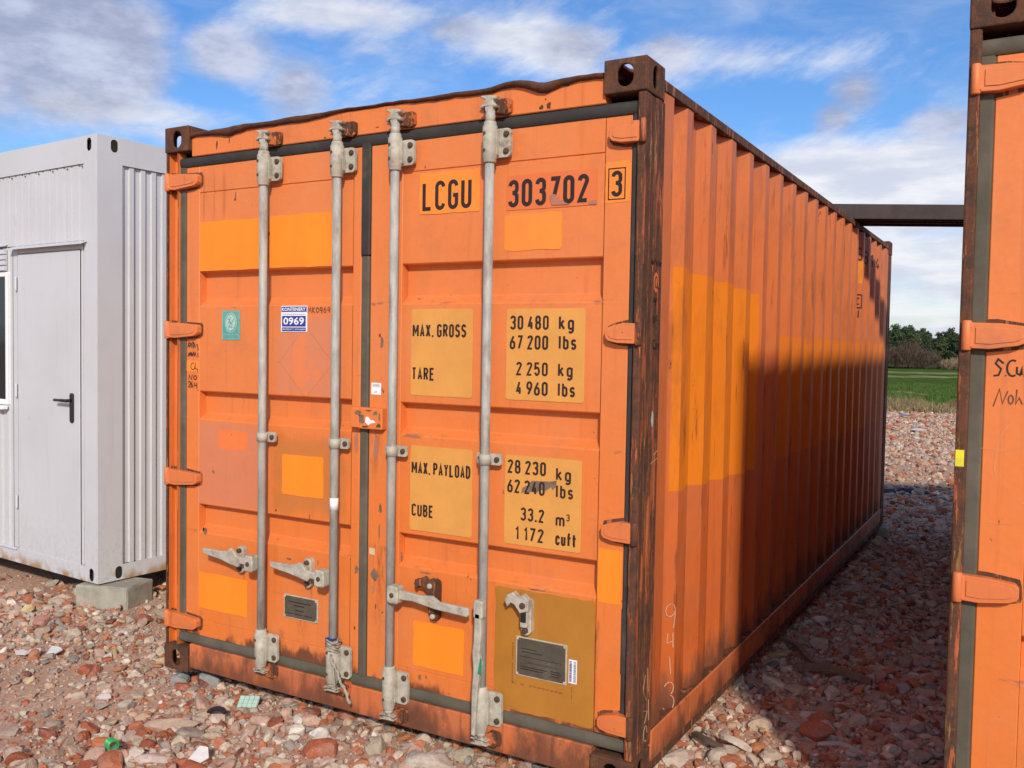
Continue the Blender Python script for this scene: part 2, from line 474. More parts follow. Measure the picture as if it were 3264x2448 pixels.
def box(name, x0, x1, y0, y1, z0, z1, mat, parent=None, bev=0.003, label=None, seg=1):
    bm = bmesh.new()
    add_box(bm, x0, x1, y0, y1, z0, z1, bev, seg=seg)
    return fin(name, bm, mat, parent, label=label)


def add_prism(bm, pts, axis, a, b, mat=0, bev=0.0):
    """extrude a closed 2D outline along an axis. axis 'y': pts are (x,z); 'z': (x,y); 'x': (y,z)"""
    def P3(p, t):
        if axis == 'y': return (p[0], t, p[1])
        if axis == 'z': return (p[0], p[1], t)
        return (t, p[0], p[1])
    va = [bm.verts.new(P3(p, a)) for p in pts]
    vb = [bm.verts.new(P3(p, b)) for p in pts]
    n = len(pts)
    fs = []
    if n > 4:
        for tri in tessellate_polygon([[Vector((p[0], p[1], 0)) for p in pts]]):
            fs.append(bm.faces.new([va[i] for i in tri]))
            fs.append(bm.faces.new([vb[i] for i in reversed(tri)]))
    else:
        fs.append(bm.faces.new(va))
        fs.append(bm.faces.new(list(reversed(vb))))
    side = []
    for i in range(n):
        j = (i + 1) % n
        side.append(bm.faces.new((va[i], vb[i], vb[j], va[j])))
    for f in fs + side: f.material_index = mat
    if bev > 0:
        es = [e for e in {e for v in va + vb for e in v.link_edges} if (e.verts[0] in va and e.verts[1] in va and len({f for f in e.link_faces if f in side}) == 1)]
        bmesh.ops.bevel(bm, geom=es, offset=bev, segments=1, affect='EDGES')
    return va, vb


def prism(name, pts, axis, a, b, mat, parent=None, label=None, bev=0.0):
    bm = bmesh.new()
    add_prism(bm, pts, axis, a, b, bev=bev)
    return fin(name, bm, mat, parent, label=label)


def add_lathe(bm, prof, cx, cy, n=16, axis='z', mat=0, cz=0.0):
    """prof: list of (radius, height)"""
    rings = []
    for r, h in prof:
        ring = []
        for i in range(n):
            a = 2 * math.pi * i / n
            u, v = r * math.cos(a), r * math.sin(a)
            if axis == 'z': co = (cx + u, cy + v, h)
            elif axis == 'y': co = (cx + u, h, cz + v)
            else: co = (h, cy + u, cz + v)
            ring.append(bm.verts.new(co))
        rings.append(ring)
    for a, b in zip(rings, rings[1:]):
        for i in range(n):
            j = (i + 1) % n
            f = bm.faces.new((a[i], a[j], b[j], b[i]))
            f.smooth = True
            f.material_index = mat
    for ring in (rings[0], rings[-1]):
        f = bm.faces.new(ring)
        f.material_index = mat


def rrect(x0, x1, z0, z1, r, n=3, jit=0.0):
    pts = []
    for cx, cz, a0 in ((x1 - r, z0 + r, -90), (x1 - r, z1 - r, 0), (x0 + r, z1 - r, 90), (x0 + r, z0 + r, 180)):
        for k in range(n + 1):
            a = math.radians(a0 + 90 * k / n)
            pts.append((cx + r * math.cos(a), cz + r * math.sin(a)))
    if jit:
        out = []
        m = len(pts)
        for i in range(m):
            p, q = pts[i], pts[(i + 1) % m]
            out.append((p[0] + random.uniform(-jit, jit), p[1] + random.uniform(-jit, jit)))
            L = math.dist(p, q)
            k = int(L / 0.035)
            for s in range(1, k):
                f = s / k
                out.append((p[0] + (q[0] - p[0]) * f + random.uniform(-jit, jit), p[1] + (q[1] - p[1]) * f + random.uniform(-jit, jit)))
        pts = out
    return pts


def sheet(name, x0, x1, z0, z1, mat, parent, y=0.0298, th=0.0012, r=0.004, jit=0.0015, label=None, n=3):
    return prism(name, rrect(x0, x1, z0, z1, r, n, jit), 'y', y - th, y + 0.0004, mat, parent, label)


# -------- plates with an oval hole, for the corner castings
def add_hole_plate(bm, w_, h_, hw, hh, fr, t, n=20):
    """w_ x h_ plate in a local frame fr(u,v,d)->xyz, oval (stadium) hole hw x hh, thickness t"""
    inner, outer = [], []
    for i in range(n):
        a = 2 * math.pi * (i + .5) / n
        ca, sa = math.cos(a), math.sin(a)
        if hh > hw:
            r = hw / 2
            inner.append((r * ca, r * sa + (hh / 2 - r) * (1 if sa > 0 else -1)))
        else:
            r = hh / 2
            inner.append((r * ca + (hw / 2 - r) * (1 if ca > 0 else -1), r * sa))
        k = min((w_ / 2) / max(abs(ca), 1e-6), (h_ / 2) / max(abs(sa), 1e-6))
        outer.append((k * ca, k * sa))
    corners = [(w_ / 2, h_ / 2), (-w_ / 2, h_ / 2), (-w_ / 2, -h_ / 2), (w_ / 2, -h_ / 2)]
    ring = []
    for d in (0, t):
        ring.append(([bm.verts.new(fr(*p, d)) for p in inner], [bm.verts.new(fr(*p, d)) for p in outer], [bm.verts.new(fr(*p, d)) for p in corners]))

    def cidx(p, q):
        # corner between two outer points lying on different sides
        if abs(abs(p[0]) - w_ / 2) < 1e-6 and abs(abs(q[1]) - h_ / 2) < 1e-6 or abs(abs(q[0]) - w_ / 2) < 1e-6 and abs(abs(p[1]) - h_ / 2) < 1e-6:
            sx = 1 if (p[0] + q[0]) > 0 else -1
            sy = 1 if (p[1] + q[1]) > 0 else -1
            if abs(abs(p[0]) - w_ / 2) < 1e-6 and abs(abs(q[0]) - w_ / 2) < 1e-6: return None
            if abs(abs(p[1]) - h_ / 2) < 1e-6 and abs(abs(q[1]) - h_ / 2) < 1e-6: return None
            return corners.index((sx * w_ / 2, sy * h_ / 2))
        return None
    for i in range(n):
        j = (i + 1) % n
        ci = cidx(outer[i], outer[j])
        for k, (I, O, Cn) in enumerate(ring):
            f = [I[i], O[i]] + ([Cn[ci]] if ci is not None else []) + [O[j], I[j]]
            bm.faces.new(f if k else list(reversed(f)))
        bm.faces.new((ring[0][0][i], ring[0][0][j], ring[1][0][j], ring[1][0][i]))
        if ci is None:
            bm.faces.new((ring[0][1][i], ring[1][1][i], ring[1][1][j], ring[0][1][j]))
        else:
            bm.faces.new((ring[0][1][i], ring[1][1][i], ring[1][2][ci], ring[0][2][ci]))
            bm.faces.new((ring[0][2][ci], ring[1][2][ci], ring[1][1][j], ring[0][1][j]))


def casting(parent, X, Y, Z, sx, sy, sz, mat, name='corner_casting'):
    """corner casting whose outer corner is X,Y,Z; sx,sy,sz point outwards"""
    wx, wy, wz, t = 0.162, 0.178, 0.118, 0.014
    bm = bmesh.new()
    # front/back plate (facing y)
    add_hole_plate(bm, wx, wz, 0.060, 0.078, lambda u, v, d: (X - sx * (wx / 2 + u), Y - sy * d, Z - sz * wz / 2 + v), t)
    add_hole_plate(bm, wy - 2 * t, wz, 0.052, 0.080, lambda u, v, d: (X - sx * d, Y - sy * (wy / 2 + u), Z - sz * wz / 2 + v), t)
    add_hole_plate(bm, wx - 2 * t, wy - 2 * t, 0.065, 0.11, lambda u, v, d: (X - sx * (wx / 2 + u), Y - sy * (wy / 2 + v), Z - sz * d), t)
    e = 0.0006
    bx = sorted((X - sx * (wx - t), X - sx * wx)); by = sorted((Y - sy * (t + e), Y - sy * (wy - t - e))); bz = sorted((Z, Z - sz * wz))
    add_box(bm, bx[0], bx[1], by[0], by[1], bz[0], bz[1])
    bx = sorted((X, X - sx * wx)); by = sorted((Y - sy * (wy - t), Y - sy * wy))
    add_box(bm, bx[0], bx[1], by[0], by[1], bz[0], bz[1])
    bx = sorted((X - sx * (t + e), X - sx * (wx - t - e))); by = sorted((Y - sy * (t + e), Y - sy * (wy - t - e))); bz = sorted((Z - sz * (wz - t), Z - sz * wz))
    add_box(bm, bx[0], bx[1], by[0], by[1], bz[0], bz[1])
    # rounded outer corner edges
    o = fin(name, bm, mat, parent)
    md = o.modifiers.new('bevel', 'BEVEL')
    md.width = 0.005; md.segments = 2; md.limit_method = 'ANGLE'; md.angle_limit = math.radians(50)
    return o


# -------- stroke lettering (a condensed, monoline sign face)
def arc(cx, cy, rx, ry, a0, a1, n=8):
    return [(cx + rx * math.cos(math.radians(a0 + (a1 - a0) * i / n)), cy + ry * math.sin(math.radians(a0 + (a1 - a0) * i / n))) for i in range(n + 1)]


def oval(w_, h_, y0=0.0):
    r = w_ / 2
    return arc(r, y0 + h_ - r, r, r, 0, 180) + arc(r, y0 + r, r, r, 180, 360) + [(w_, y0 + h_ - r)]


GW = 0.34      # centre-line width of a glyph of height 1 (stroke added outside)
W_ = GW
GL = {
    'L': [[(0, 1), (0, 0), (W_, 0)]],
    'C': [arc(W_ / 2, 1 - W_ / 2, W_ / 2, W_ / 2, 0, 180) + arc(W_ / 2, W_ / 2, W_ / 2, W_ / 2, 180, 360)],
    'G': [arc(W_ / 2, 1 - W_ / 2, W_ / 2, W_ / 2, 0, 180) + arc(W_ / 2, W_ / 2, W_ / 2, W_ / 2, 180, 360) + [(W_, .47), (W_ * .5, .47)]],
    'U': [[(0, 1)] + arc(W_ / 2, W_ / 2, W_ / 2, W_ / 2, 180, 360) + [(W_, 1)]],
    'O': [oval(W_, 1)], '0': [oval(W_, 1)],
    '3': [arc(W_ / 2, 1 - W_ / 2, W_ / 2, W_ / 2, 180, 0)[:8] + arc(W_ / 2, .53 + W_ / 2, W_ / 2, W_ / 2, 0, -90, 4) + [(W_ * .35, .53)],
          arc(W_ / 2, .53 - W_ / 2, W_ / 2, W_ / 2, 90, 0, 4) + arc(W_ / 2, W_ / 2, W_ / 2, W_ / 2, 0, -180)],
    '7': [[(0, 1), (W_, 1), (W_ * .25, 0)]],
    '2': [arc(W_ / 2, 1 - W_ / 2, W_ / 2, W_ / 2, 180, -25, 8) + [(0, 0), (W_, 0)]],
    'M': [[(0, 0), (0, 1)], [(W_ * .06, .98), (W_ * .75, .30), (W_ * 1.44, .98)], [(W_ * 1.5, 1), (W_ * 1.5, 0)]],
    'A': [[(0, 0), (W_ * .5, 1), (W_, 0)], [(W_ * .16, .28), (W_ * .84, .28)]],
    'X': [[(0, 0), (W_, 1)], [(0, 1), (W_, 0)]],
    'R': [[(0, 0), (0, 1), (W_ * .5, 1)] + arc(W_ * .5, .76, W_ * .5, .24, 90, -90, 6) + [(0, .52)], [(W_ * .5, .52), (W_, 0)]],
    'P': [[(0, 0), (0, 1), (W_ * .5, 1)] + arc(W_ * .5, .75, W_ * .5, .25, 90, -90, 6) + [(0, .50)]],
    'B': [[(0, 0), (0, 1), (W_ * .5, 1)] + arc(W_ * .5, .77, W_ * .45, .23, 90, -90, 6) + [(0, .54)], [(W_ * .5, .54)] + arc(W_ * .5, .27, W_ * .5, .27, 90, -90, 6) + [(0, 0)]],
    'D': [[(0, 0), (0, 1), (W_ * .4, 1)] + arc(W_ * .4, .7, W_ * .6, .3, 90, 0, 4) + arc(W_ * .4, .3, W_ * .6, .3, 0, -90, 4) + [(0, 0)]],
    'S': [arc(W_ / 2, .75, W_ / 2, .25, 20, 180, 6) + arc(W_ / 2, .72, W_ / 2, .2, 180, 250, 3) + arc(W_ / 2, .27, W_ / 2, .24, 70, 0, 3) + arc(W_ / 2, .25, W_ / 2, .25, 0, -160, 6)],
    'T': [[(0, 1), (W_, 1)], [(W_ / 2, 1), (W_ / 2, 0)]],
    'E': [[(W_, 1), (0, 1), (0, 0), (W_, 0)], [(0, .52), (W_ * .85, .52)]],
    'Y': [[(0, 1), (W_ / 2, .48), (W_, 1)], [(W_ / 2, .48), (W_ / 2, 0)]],
    '4': [[(W_ * .62, 1), (0, .25), (W_, .25)], [(W_ * .72, .55), (W_ * .72, 0)]],
    '8': [oval(W_ * .92, .5, .5), oval(W_, .52, 0)],
    '6': [[(W_ * .75, 1), (W_ * .1, .5)], oval(W_, .55, 0)],
    '9': [[(W_ * .25, 0), (W_ * .9, .5)], oval(W_, .55, .45)],
    '5': [[(W_ * .95, 1), (W_ * .05, 1), (0, .55)] + arc(W_ / 2, .32, W_ / 2, .32, 130, -160, 9)],
    '1': [[(0, .8), (W_ * .4, 1), (W_ * .4, 0)]],
    '.': [[(0, -.07), (0, .09)]],
    'k': [[(0, 0), (0, 1)], [(W_ * .8, .68), (0, .25)], [(W_ * .25, .42), (W_ * .9, 0)]],
    'g': [oval(W_ * .85, .66, 0), [(W_ * .85, .68), (W_ * .85, -.12)] + arc(W_ * .42, -.12, W_ * .42, .17, 0, -150, 5)],
    'l': [[(0, 1), (0, 0)]],
    'b': [[(0, 1), (0, 0)], oval(W_ * .85, .68, 0)],
    's': [arc(W_ * .4, .5, W_ * .4, .18, 20, 250, 6) + arc(W_ * .4, .17, W_ * .4, .18, 70, -160, 6)],
    'm': [[(0, 0), (0, .68)], [(0, .5)] + arc(W_ * .35, .5, W_ * .35, .18, 180, 0, 5) + [(W_ * .7, 0)], [(W_ * .7, .5)] + arc(W_ * 1.05, .5, W_ * .35, .18, 180, 0, 5) + [(W_ * 1.4, 0)]],
    'c': [arc(W_ * .4, .48, W_ * .4, .2, 0, 180, 6) + arc(W_ * .4, .2, W_ * .4, .2, 180, 360, 6)],
    'u': [[(0, .68)] + arc(W_ * .4, .18, W_ * .4, .18, 180, 360, 6) + [(W_ * .8, .68)], [(W_ * .8, .68), (W_ * .8, 0)]],
    'f': [[(W_ * .25, 0), (W_ * .25, .8)] + arc(W_ * .6, .82, W_ * .35, .18, 180, 90, 3), [(-W_ * .12, .64), (W_ * .85, .64)]],
    't': [[(W_ * .25, .95), (W_ * .25, .15)] + arc(W_ * .55, .16, W_ * .3, .16, 180, 270, 3), [(-W_ * .12, .66), (W_ * .8, .66)]],
}
GWID = {'M': 1.5, '.': 0.0, '1': .4, 'l': 0.0, 'm': 1.4, 'k': .9, 'g': .85, 'b': .85, 's': .8, 'c': .8, 'u': .8, 'f': .65, 't': .6}


def stroke_quads(pts, sw):
    """offset a polyline to a ribbon; returns left,right point lists"""
    L, R = [], []
    n = len(pts)
    for i in range(n):
        p = Vector(pts[i])
        a = (Vector(pts[i]) - Vector(pts[i - 1])).normalized() if i > 0 else None
        b = (Vector(pts[i + 1]) - Vector(pts[i])).normalized() if i < n - 1 else None
        if a is not None and a.length == 0: a = b
        if b is not None and b.length == 0: b = a
        if a is None: a = b
        if b is None: b = a
        t = (a + b)
        t = t.normalized() if t.length > 1e-6 else a
        nr = Vector((-t.y, t.x))
        c = max(0.62, nr.dot(Vector((-a.y, a.x))))
        q = nr * (sw / 2 / c)
        if i == 0: p = p - b * 0
        L.append(p + q); R.append(p - q)
    return L, R


def dedupe(pts):
    out = [pts[0]]
    for p in pts[1:]:
        if math.dist(p, out[-1]) > 1e-5: out.append(p)
    return out


def strokes_mesh(name, polys, sw, place, mat, parent, th=0.0012, label=None):
    """polys: list of polylines in a 2D frame; place(u,v,d) -> xyz (d = height off the surface)"""
    bm = bmesh.new()
    for k, pl in enumerate(polys):
        pl = dedupe(pl)
        if len(pl) < 2: continue
        L, R = stroke_quads(pl, sw)
        d = th + 0.00012 * (k % 7)
        top = [(bm.verts.new(place(l.x, l.y, d)), bm.verts.new(place(r.x, r.y, d))) for l, r in zip(L, R)]
        bot = [(bm.verts.new(place(l.x, l.y, -0.0002)), bm.verts.new(place(r.x, r.y, -0.0002))) for l, r in zip(L, R)]
        for i in range(len(pl) - 1):
            bm.faces.new((top[i][0], top[i + 1][0], top[i + 1][1], top[i][1]))
            bm.faces.new((top[i][0], bot[i][0], bot[i + 1][0], top[i + 1][0]))
            bm.faces.new((top[i][1], top[i + 1][1], bot[i + 1][1], bot[i][1]))
        for i in (0, -1):
            bm.faces.new((top[i][0], top[i][1], bot[i][1], bot[i][0]))
    return fin(name, bm, mat, parent, label=label)


def layout(text, x0, x1, z0, z1, swf=0.15, gap=None, spaces=1.6):
    """fit text into the box x0..x1, z0..z1 -> list of polylines and stroke width"""
    h = (z1 - z0)
    sw = h * swf
    hh = h - sw
    units = 0; ng = 0
    wid = []
    for ch in text:
        if ch == ' ':
            wid.append(None); continue
        wid.append(GWID.get(ch, 1.0))
    glyph_w = sum(v for v in wid if v is not None)
    ngap = len([1 for v in wid if v is not None]) - 1
    nsp = len([1 for v in wid if v is None])
    W0 = x1 - x0
    gw = GW * hh            # natural glyph width
    # choose gap from natural spacing then scale everything horizontally to fit
    nat_gap = sw + 0.16 * hh
    nat = glyph_w * gw + (ngap) * nat_gap + nsp * spaces * 0.28 * hh + sw
    kx = W0 / nat
    polys = []
    x = x0 + sw / 2
    for ch, wd in zip(text, wid):
        if wd is None:
            x += spaces * 0.28 * hh * kx; continue
        for pl in GL[ch]:
            polys.append([(x + px * hh * kx, z0 + sw / 2 + pz * hh) for px, pz in pl])
        x += wd * gw * kx + nat_gap * kx
    return polys, sw


def door_text(text, x0, x1, z0, z1, parent, y, mat=None, swf=0.15, name='lettering', spaces=1.6):
    polys, sw = layout(text, x0, x1, z0, z1, swf, spaces=spaces)
    return strokes_mesh(name, polys, sw, lambda u, v, d: (u, y - d, v), mat or M['ink'], parent)


def font_text(body, x0, x1, z0, z1, parent, y, mat, name='lettering', bold=0.0):
    """built-in font, fitted to a box on a plane facing -y"""
    cu = bpy.data.curves.new('t', 'FONT')
    cu.body = body
    cu.resolution_u = 2
    cu.offset = bold
    ob = bpy.data.objects.new('t', cu)
    COL.objects.link(ob)
    dg = bpy.context.evaluated_depsgraph_get()
    me = bpy.data.meshes.new_from_object(ob.evaluated_get(dg))
    COL.objects.unlink(ob)
    bpy.data.objects.remove(ob)
    co = np.empty(len(me.vertices) * 3)
    me.vertices.foreach_get('co', co)
    co = co.reshape(-1, 3)
    mn, mx = co.min(0), co.max(0)
    out = np.empty_like(co)
    out[:, 0] = x0 + (co[:, 0] - mn[0]) / (mx[0] - mn[0]) * (x1 - x0)
    out[:, 2] = z0 + (co[:, 1] - mn[1]) / (mx[1] - mn[1]) * (z1 - z0)
    out[:, 1] = y
    me.vertices.foreach_set('co', out.ravel())
    me.materials.clear()
    me.materials.append(mat)
    o = bpy.data.objects.new(name, me)
    return link(o, parent)


# ------------------------------------------------------------------ ground
def sstep(x, a, b):
    t = np.clip((x - a) / (b - a), 0, 1)
    return t * t * (3 - 2 * t)


_ph = rng.uniform(0, 6.28, 24)
_dir = rng.uniform(0, 6.28, 24)
_fr = np.concatenate([rng.uniform(.5, 1.4, 8), rng.uniform(2, 5, 8), rng.uniform(7, 14, 8)])


def gz(x, y):
    """ground height"""
    x = np.asarray(x, float); y = np.asarray(y, float)
    z = -0.095 + 0.062 * sstep(x, -0.4, 1.3) * (1 - sstep(y, 0.6, 3.5))
    z = z - 0.035 * sstep(-x, 1.0, 2.2)
    a = np.zeros_like(x)
    for i in range(24):
        am = 0.010 if i < 8 else (0.0035 if i < 16 else 0.0014)
        a = a + am / 2.2 * np.sin(_fr[i] * (x * math.cos(_dir[i]) + y * math.sin(_dir[i])) + _ph[i])
    fade = 1 - sstep(np.hypot(x, y), 30, 60)
    z = z + a * fade
    z = z + 0.05 * sstep(y, 19, 24) * (1 - sstep(y, 27, 31))      # low bank under the verge
    return z


def sandy(x, y):
    """0..1: how bare the dirt is (few stones)"""
    x = np.asarray(x, float); y = np.asarray(y, float)
    a = np.sin(1.9 * x + 0.7 * y + 1.0) + np.sin(-1.1 * x + 2.3 * y + 2.2) + 0.7 * np.sin(3.7 * x - 2.9 * y)
    left = sstep(-x, -0.45, 0.5)
    return np.clip(left * (0.70 + 0.24 * a), 0, 0.95)


def grid_axis(segs):
    out = []
    for a, b, s in segs:
        out += list(np.arange(a, b, s))
    out.append(segs[-1][1])
    return np.array(out)


gx = grid_axis([(-900, -100, 100), (-100, -20, 10), (-20, -5, 1), (-5, 5, .07), (5, 20, 1), (20, 100, 10), (100, 900, 100)])
gy = grid_axis([(-300, -20, 40), (-20, -3, 1), (-3, 7, .07), (7, 32, .4), (32, 120, 11), (120, 1500, 100)])
GX, GY = np.meshgrid(gx, gy)
GZ = gz(GX, GY)
vs = np.stack([GX.ravel(), GY.ravel(), GZ.ravel()], 1)
nx, ny = len(gx), len(gy)
idx = np.arange(nx * ny).reshape(ny, nx)
fc = np.stack([idx[:-1, :-1].ravel(), idx[:-1, 1:].ravel(), idx[1:, 1:].ravel(), idx[1:, :-1].ravel()], 1)


def np_mesh(name, vs, fc, smooth=True):
    me = bpy.data.meshes.new(name)
    k = fc.shape[1]
    me.vertices.add(len(vs)); me.vertices.foreach_set('co', vs.astype(np.float32).ravel())
    me.loops.add(fc.size); me.loops.foreach_set('vertex_index', fc.astype(np.int32).ravel())
    me.polygons.add(len(fc))
    me.polygons.foreach_set('loop_start', np.arange(0, fc.size, k, dtype=np.int32))
    me.polygons.foreach_set('use_smooth', np.full(len(fc), smooth))
    me.update(calc_edges=True)
    return me


mt, t, b = new_mat('sandy rubble dirt')
c = ocoord(t)
col = t.mix(t.sm(t.noise(c, 2.0, 6, .6), .35, .65), (0.47, 0.285, 0.195), (0.58, 0.37, 0.26))
col = t.mix(t.sm(t.noise(c, 40, 6, .7), .42, .62), col, (0.38, 0.24, 0.17))
col = t.mix(t.sm(t.noise(c, 95, 3, .7), .60, .68), col, (0.42, 0.15, 0.09))
col = t.mix(t.sm(t.noise(t.off(c, (3, 3, 3)), 120, 3, .7), .62, .70), col, (0.55, 0.48, 0.42))
t.set(b.inputs['Base Color'], col)
b.inputs['Roughness'].default_value = 0.95
b.inputs['Specular IOR Level'].default_value = 0.1
h = t.m('ADD', t.m('MULTIPLY', t.noise(c, 28, 7, .7), 1.2), t.noise(c, 110, 4, .7))
t.set(b.inputs['Normal'], t.bump(h, 0.6, 0.008))
M['dirt'] = mt
me = np_mesh('ground', vs, fc)
me.materials.append(mt)
tag(link(bpy.data.objects.new('ground', me)), kind='structure')

# field of young grass
mt, t, b = new_mat('green field')
c = ocoord(t)
x, y, z = t.sep(c)
col = t.mix(t.sm(t.noise(t.scale(c, (1, .35, 1)), 1.3, 7, .7), .35, .65), (0.048, 0.092, 0.018), (0.085, 0.132, 0.030))
col = t.mix(t.sm(t.noise(t.scale(c, (.25, 1, 1)), .55, 6, .65), .5, .7), col, (0.055, 0.085, 0.022))
yy = t.m('ADD', y, t.m('ADD', t.m('MULTIPLY', x, -0.35), t.m('MULTIPLY', t.noise(c, .4, 4, .6), 4.0)))
for y0, y1 in ((84, 92), (70, 76)):
    st = t.m('MULTIPLY', t.sm(yy, y0, y0 + 1), t.sm(yy, y1 + 1, y1))
    st = t.m('MULTIPLY', st, t.sm(t.noise(t.scale(c, (.3, 1, 1)), 1.6, 5, .7), .38, .6))
    col = t.mix(t.m('MULTIPLY', st, .9), col, (0.34, 0.31, 0.15))
t.set(b.inputs['Base Color'], col)
b.inputs['Roughness'].default_value = 1.0
b.inputs['Specular IOR Level'].default_value = 0.0
t.set(b.inputs['Normal'], t.bump(t.noise(t.scale(c, (1, .5, 1)), 14, 6, .7), 0.8, 0.06))
fx = grid_axis([(-700, -60, 80), (-60, -10, 5), (-10, 12, .6), (12, 60, 6), (60, 700, 80)])
fy = grid_axis([(27.5, 40, .6), (40, 130, 6), (130, 1400, 100)])
FX, FY = np.meshgrid(fx, fy)
edge = 1.2 * np.sin(FX * .9) * .4 + .24 * FX * (np.abs(FX) < 20)
FY2 = FY + edge * (FY < 28)
vs = np.stack([FX.ravel(), FY2.ravel(), (gz(FX, FY2) + .02 + .02 * np.sin(FX * 2.1 + FY * 1.3)).ravel()], 1)
nx, ny = len(fx), len(fy)
idx = np.arange(nx * ny).reshape(ny, nx)
fc = np.stack([idx[:-1, :-1].ravel(), idx[:-1, 1:].ravel(), idx[1:, 1:].ravel(), idx[1:, :-1].ravel()], 1)
me = np_mesh('field', vs, fc)
me.materials.append(mt)
tag(link(bpy.data.objects.new('field', me)), kind='structure')


# ------------------------------------------------------------------ rubble
def ico(sub):
    bm = bmesh.new()
    bmesh.ops.create_icosphere(bm, subdivisions=sub, radius=1.0)
    v = np.array([q.co[:] for q in bm.verts]); f = np.array([[q.index for q in p.verts] for p in bm.faces])
    bm.free()
    return v, f


def rock_shapes(sub, n, cuts=9, soft=0.0):
    v, f = ico(sub)
    out = []
    for _ in range(n):
        p = v.copy()
        if _ % 3 == 0:
            p = np.sign(p) * np.abs(p) ** .45 * .82
        for _k in range(cuts):
            nrm = rng.normal(size=3); nrm /= np.linalg.norm(nrm)
            d = rng.uniform(.42, .80)
            s = p @ nrm
            ex = np.clip(s - d, 0, None)
            p = p - np.outer(ex * (1 - soft), nrm)
        p *= 1 + rng.normal(0, .025, (len(p), 1))
        out.append(p)
    return out, f


PAL = np.array([(0.45, 0.35, 0.27), (0.52, 0.41, 0.32), (0.39, 0.31, 0.245), (0.57, 0.46, 0.36), (0.48, 0.30, 0.22), (0.53, 0.35, 0.26),
                (0.42, 0.135, 0.065), (0.36, 0.105, 0.052), (0.48, 0.17, 0.075), (0.27, 0.085, 0.05), (0.52, 0.20, 0.10), (0.20, 0.075, 0.05),
                (0.66, 0.57, 0.47), (0.31, 0.28, 0.24), (0.52, 0.38, 0.19), (0.13, 0.12, 0.12)])
PW = np.array([12, 12, 9, 10, 9, 9, 7, 6, 6, 3, 4.5, 1.8, 4.5, 4.5, 1.3, .8]); PW = PW / PW.sum()


def rubble(name, xy, r, shapes, faces, mat, sink=0.30, lift=0.0, flat=True, zoff=None):
    n = len(xy)
    nv = len(shapes[0])
    sh = np.stack(shapes)[rng.integers(0, len(shapes), n)]             # n,nv,3
    sc = np.stack([rng.uniform(.75, 1.35, n), rng.uniform(.65, 1.1, n), rng.uniform(.45, .85, n)], 1)
    sh = sh * sc[:, None, :]
    # random tilt then yaw
    tilt = rng.normal(0, .30, (n, 2)); yaw = rng.uniform(0, 6.283, n)
    def rx(a):
        c, s, o, z = np.cos(a), np.sin(a), np.ones_like(a), np.zeros_like(a)
        return np.stack([np.stack([o, z, z], -1), np.stack([z, c, -s], -1), np.stack([z, s, c], -1)], -2)
    def ry(a):
        c, s, o, z = np.cos(a), np.sin(a), np.ones_like(a), np.zeros_like(a)
        return np.stack([np.stack([c, z, s], -1), np.stack([z, o, z], -1), np.stack([-s, z, c], -1)], -2)
    def rz(a):
        c, s, o, z = np.cos(a), np.sin(a), np.ones_like(a), np.zeros_like(a)
        return np.stack([np.stack([c, -s, z], -1), np.stack([s, c, z], -1), np.stack([z, z, o], -1)], -2)
    R = rz(yaw) @ rx(tilt[:, 0]) @ ry(tilt[:, 1])
    p = np.einsum('nij,nvj->nvi', R, sh) * r[:, None, None]
    g = gz(xy[:, 0], xy[:, 1]) + r * .62 * (1 - sink * 2) + lift
    if zoff is not None: g = g + zoff
    p[:, :, 0] += xy[:, 0:1]; p[:, :, 1] += xy[:, 1:2]; p[:, :, 2] += g[:, None]
    fc = (faces[None] + (np.arange(n) * nv)[:, None, None]).reshape(-1, 3)
    me = np_mesh(name, p.reshape(-1, 3), fc, not flat)
    col = PAL[rng.choice(len(PAL), n, p=PW)]
    col = np.clip(col * rng.uniform(.78, 1.16, (n, 1)) * rng.uniform(.95, 1.05, (n, 3)), 0.01, .8)
    ca = me.color_attributes.new('stone_colour', 'FLOAT_COLOR', 'POINT')
    full = np.ones((n, nv, 4), np.float32); full[:, :, :3] = col[:, None, :]
    ca.data.foreach_set('color', full.ravel())
    me.materials.append(mat)
    return tag(link(bpy.data.objects.new(name, me)), kind='stuff')


mt, t, b = new_mat('rubble stone')
c = ocoord(t)
a = t.n('ShaderNodeVertexColor', layer_name='stone_colour').outputs[0]
n = t.noise(c, 45, 6, .7)
col = t.mix(t.sm(n, .32, .7, 0, .55), a, t.mix(1, a, (.66, .62, .6), 'MULTIPLY'))
col = t.mix(t.sm(t.noise(c, 18, 5, .65), .45, .7, 0, .5), col, (0.36, 0.265, 0.205))        # dust
col = t.mix(t.sm(t.noise(t.off(c, (1, 2, 3)), 130, 3, .7), .62, .7, 0, .6), col, (0.55, 0.47, 0.40))
t.set(b.inputs['Base Color'], col)
b.inputs['Roughness'].default_value = 0.92
b.inputs['Specular IOR Level'].default_value = 0.15
t.set(b.inputs['Normal'], t.bump(t.m('ADD', t.noise(c, 90, 6, .7), t.m('MULTIPLY', t.noise(c, 30, 4, .6), 1.5)), 0.8, 0.006))
M['stone'] = mt

CAB = (-1.416, 0.656, math.radians(-4))


def free(xy):
    """drop stones that nobody can see because they lie deep under a container"""
    x, y = xy[:, 0], xy[:, 1]
    m = ~((x > .25) & (x < 2.2) & (y > .35) & (y < 5.8))
    m &= ~((x > 3.75) & (y > .1) & (y < 5.9))
    m &= ~((x < -1.65) & (y > .95) & (y < 3.0))
    m &= ~((np.hypot(x - 3.63, y + 2.96) < .75))
    return m


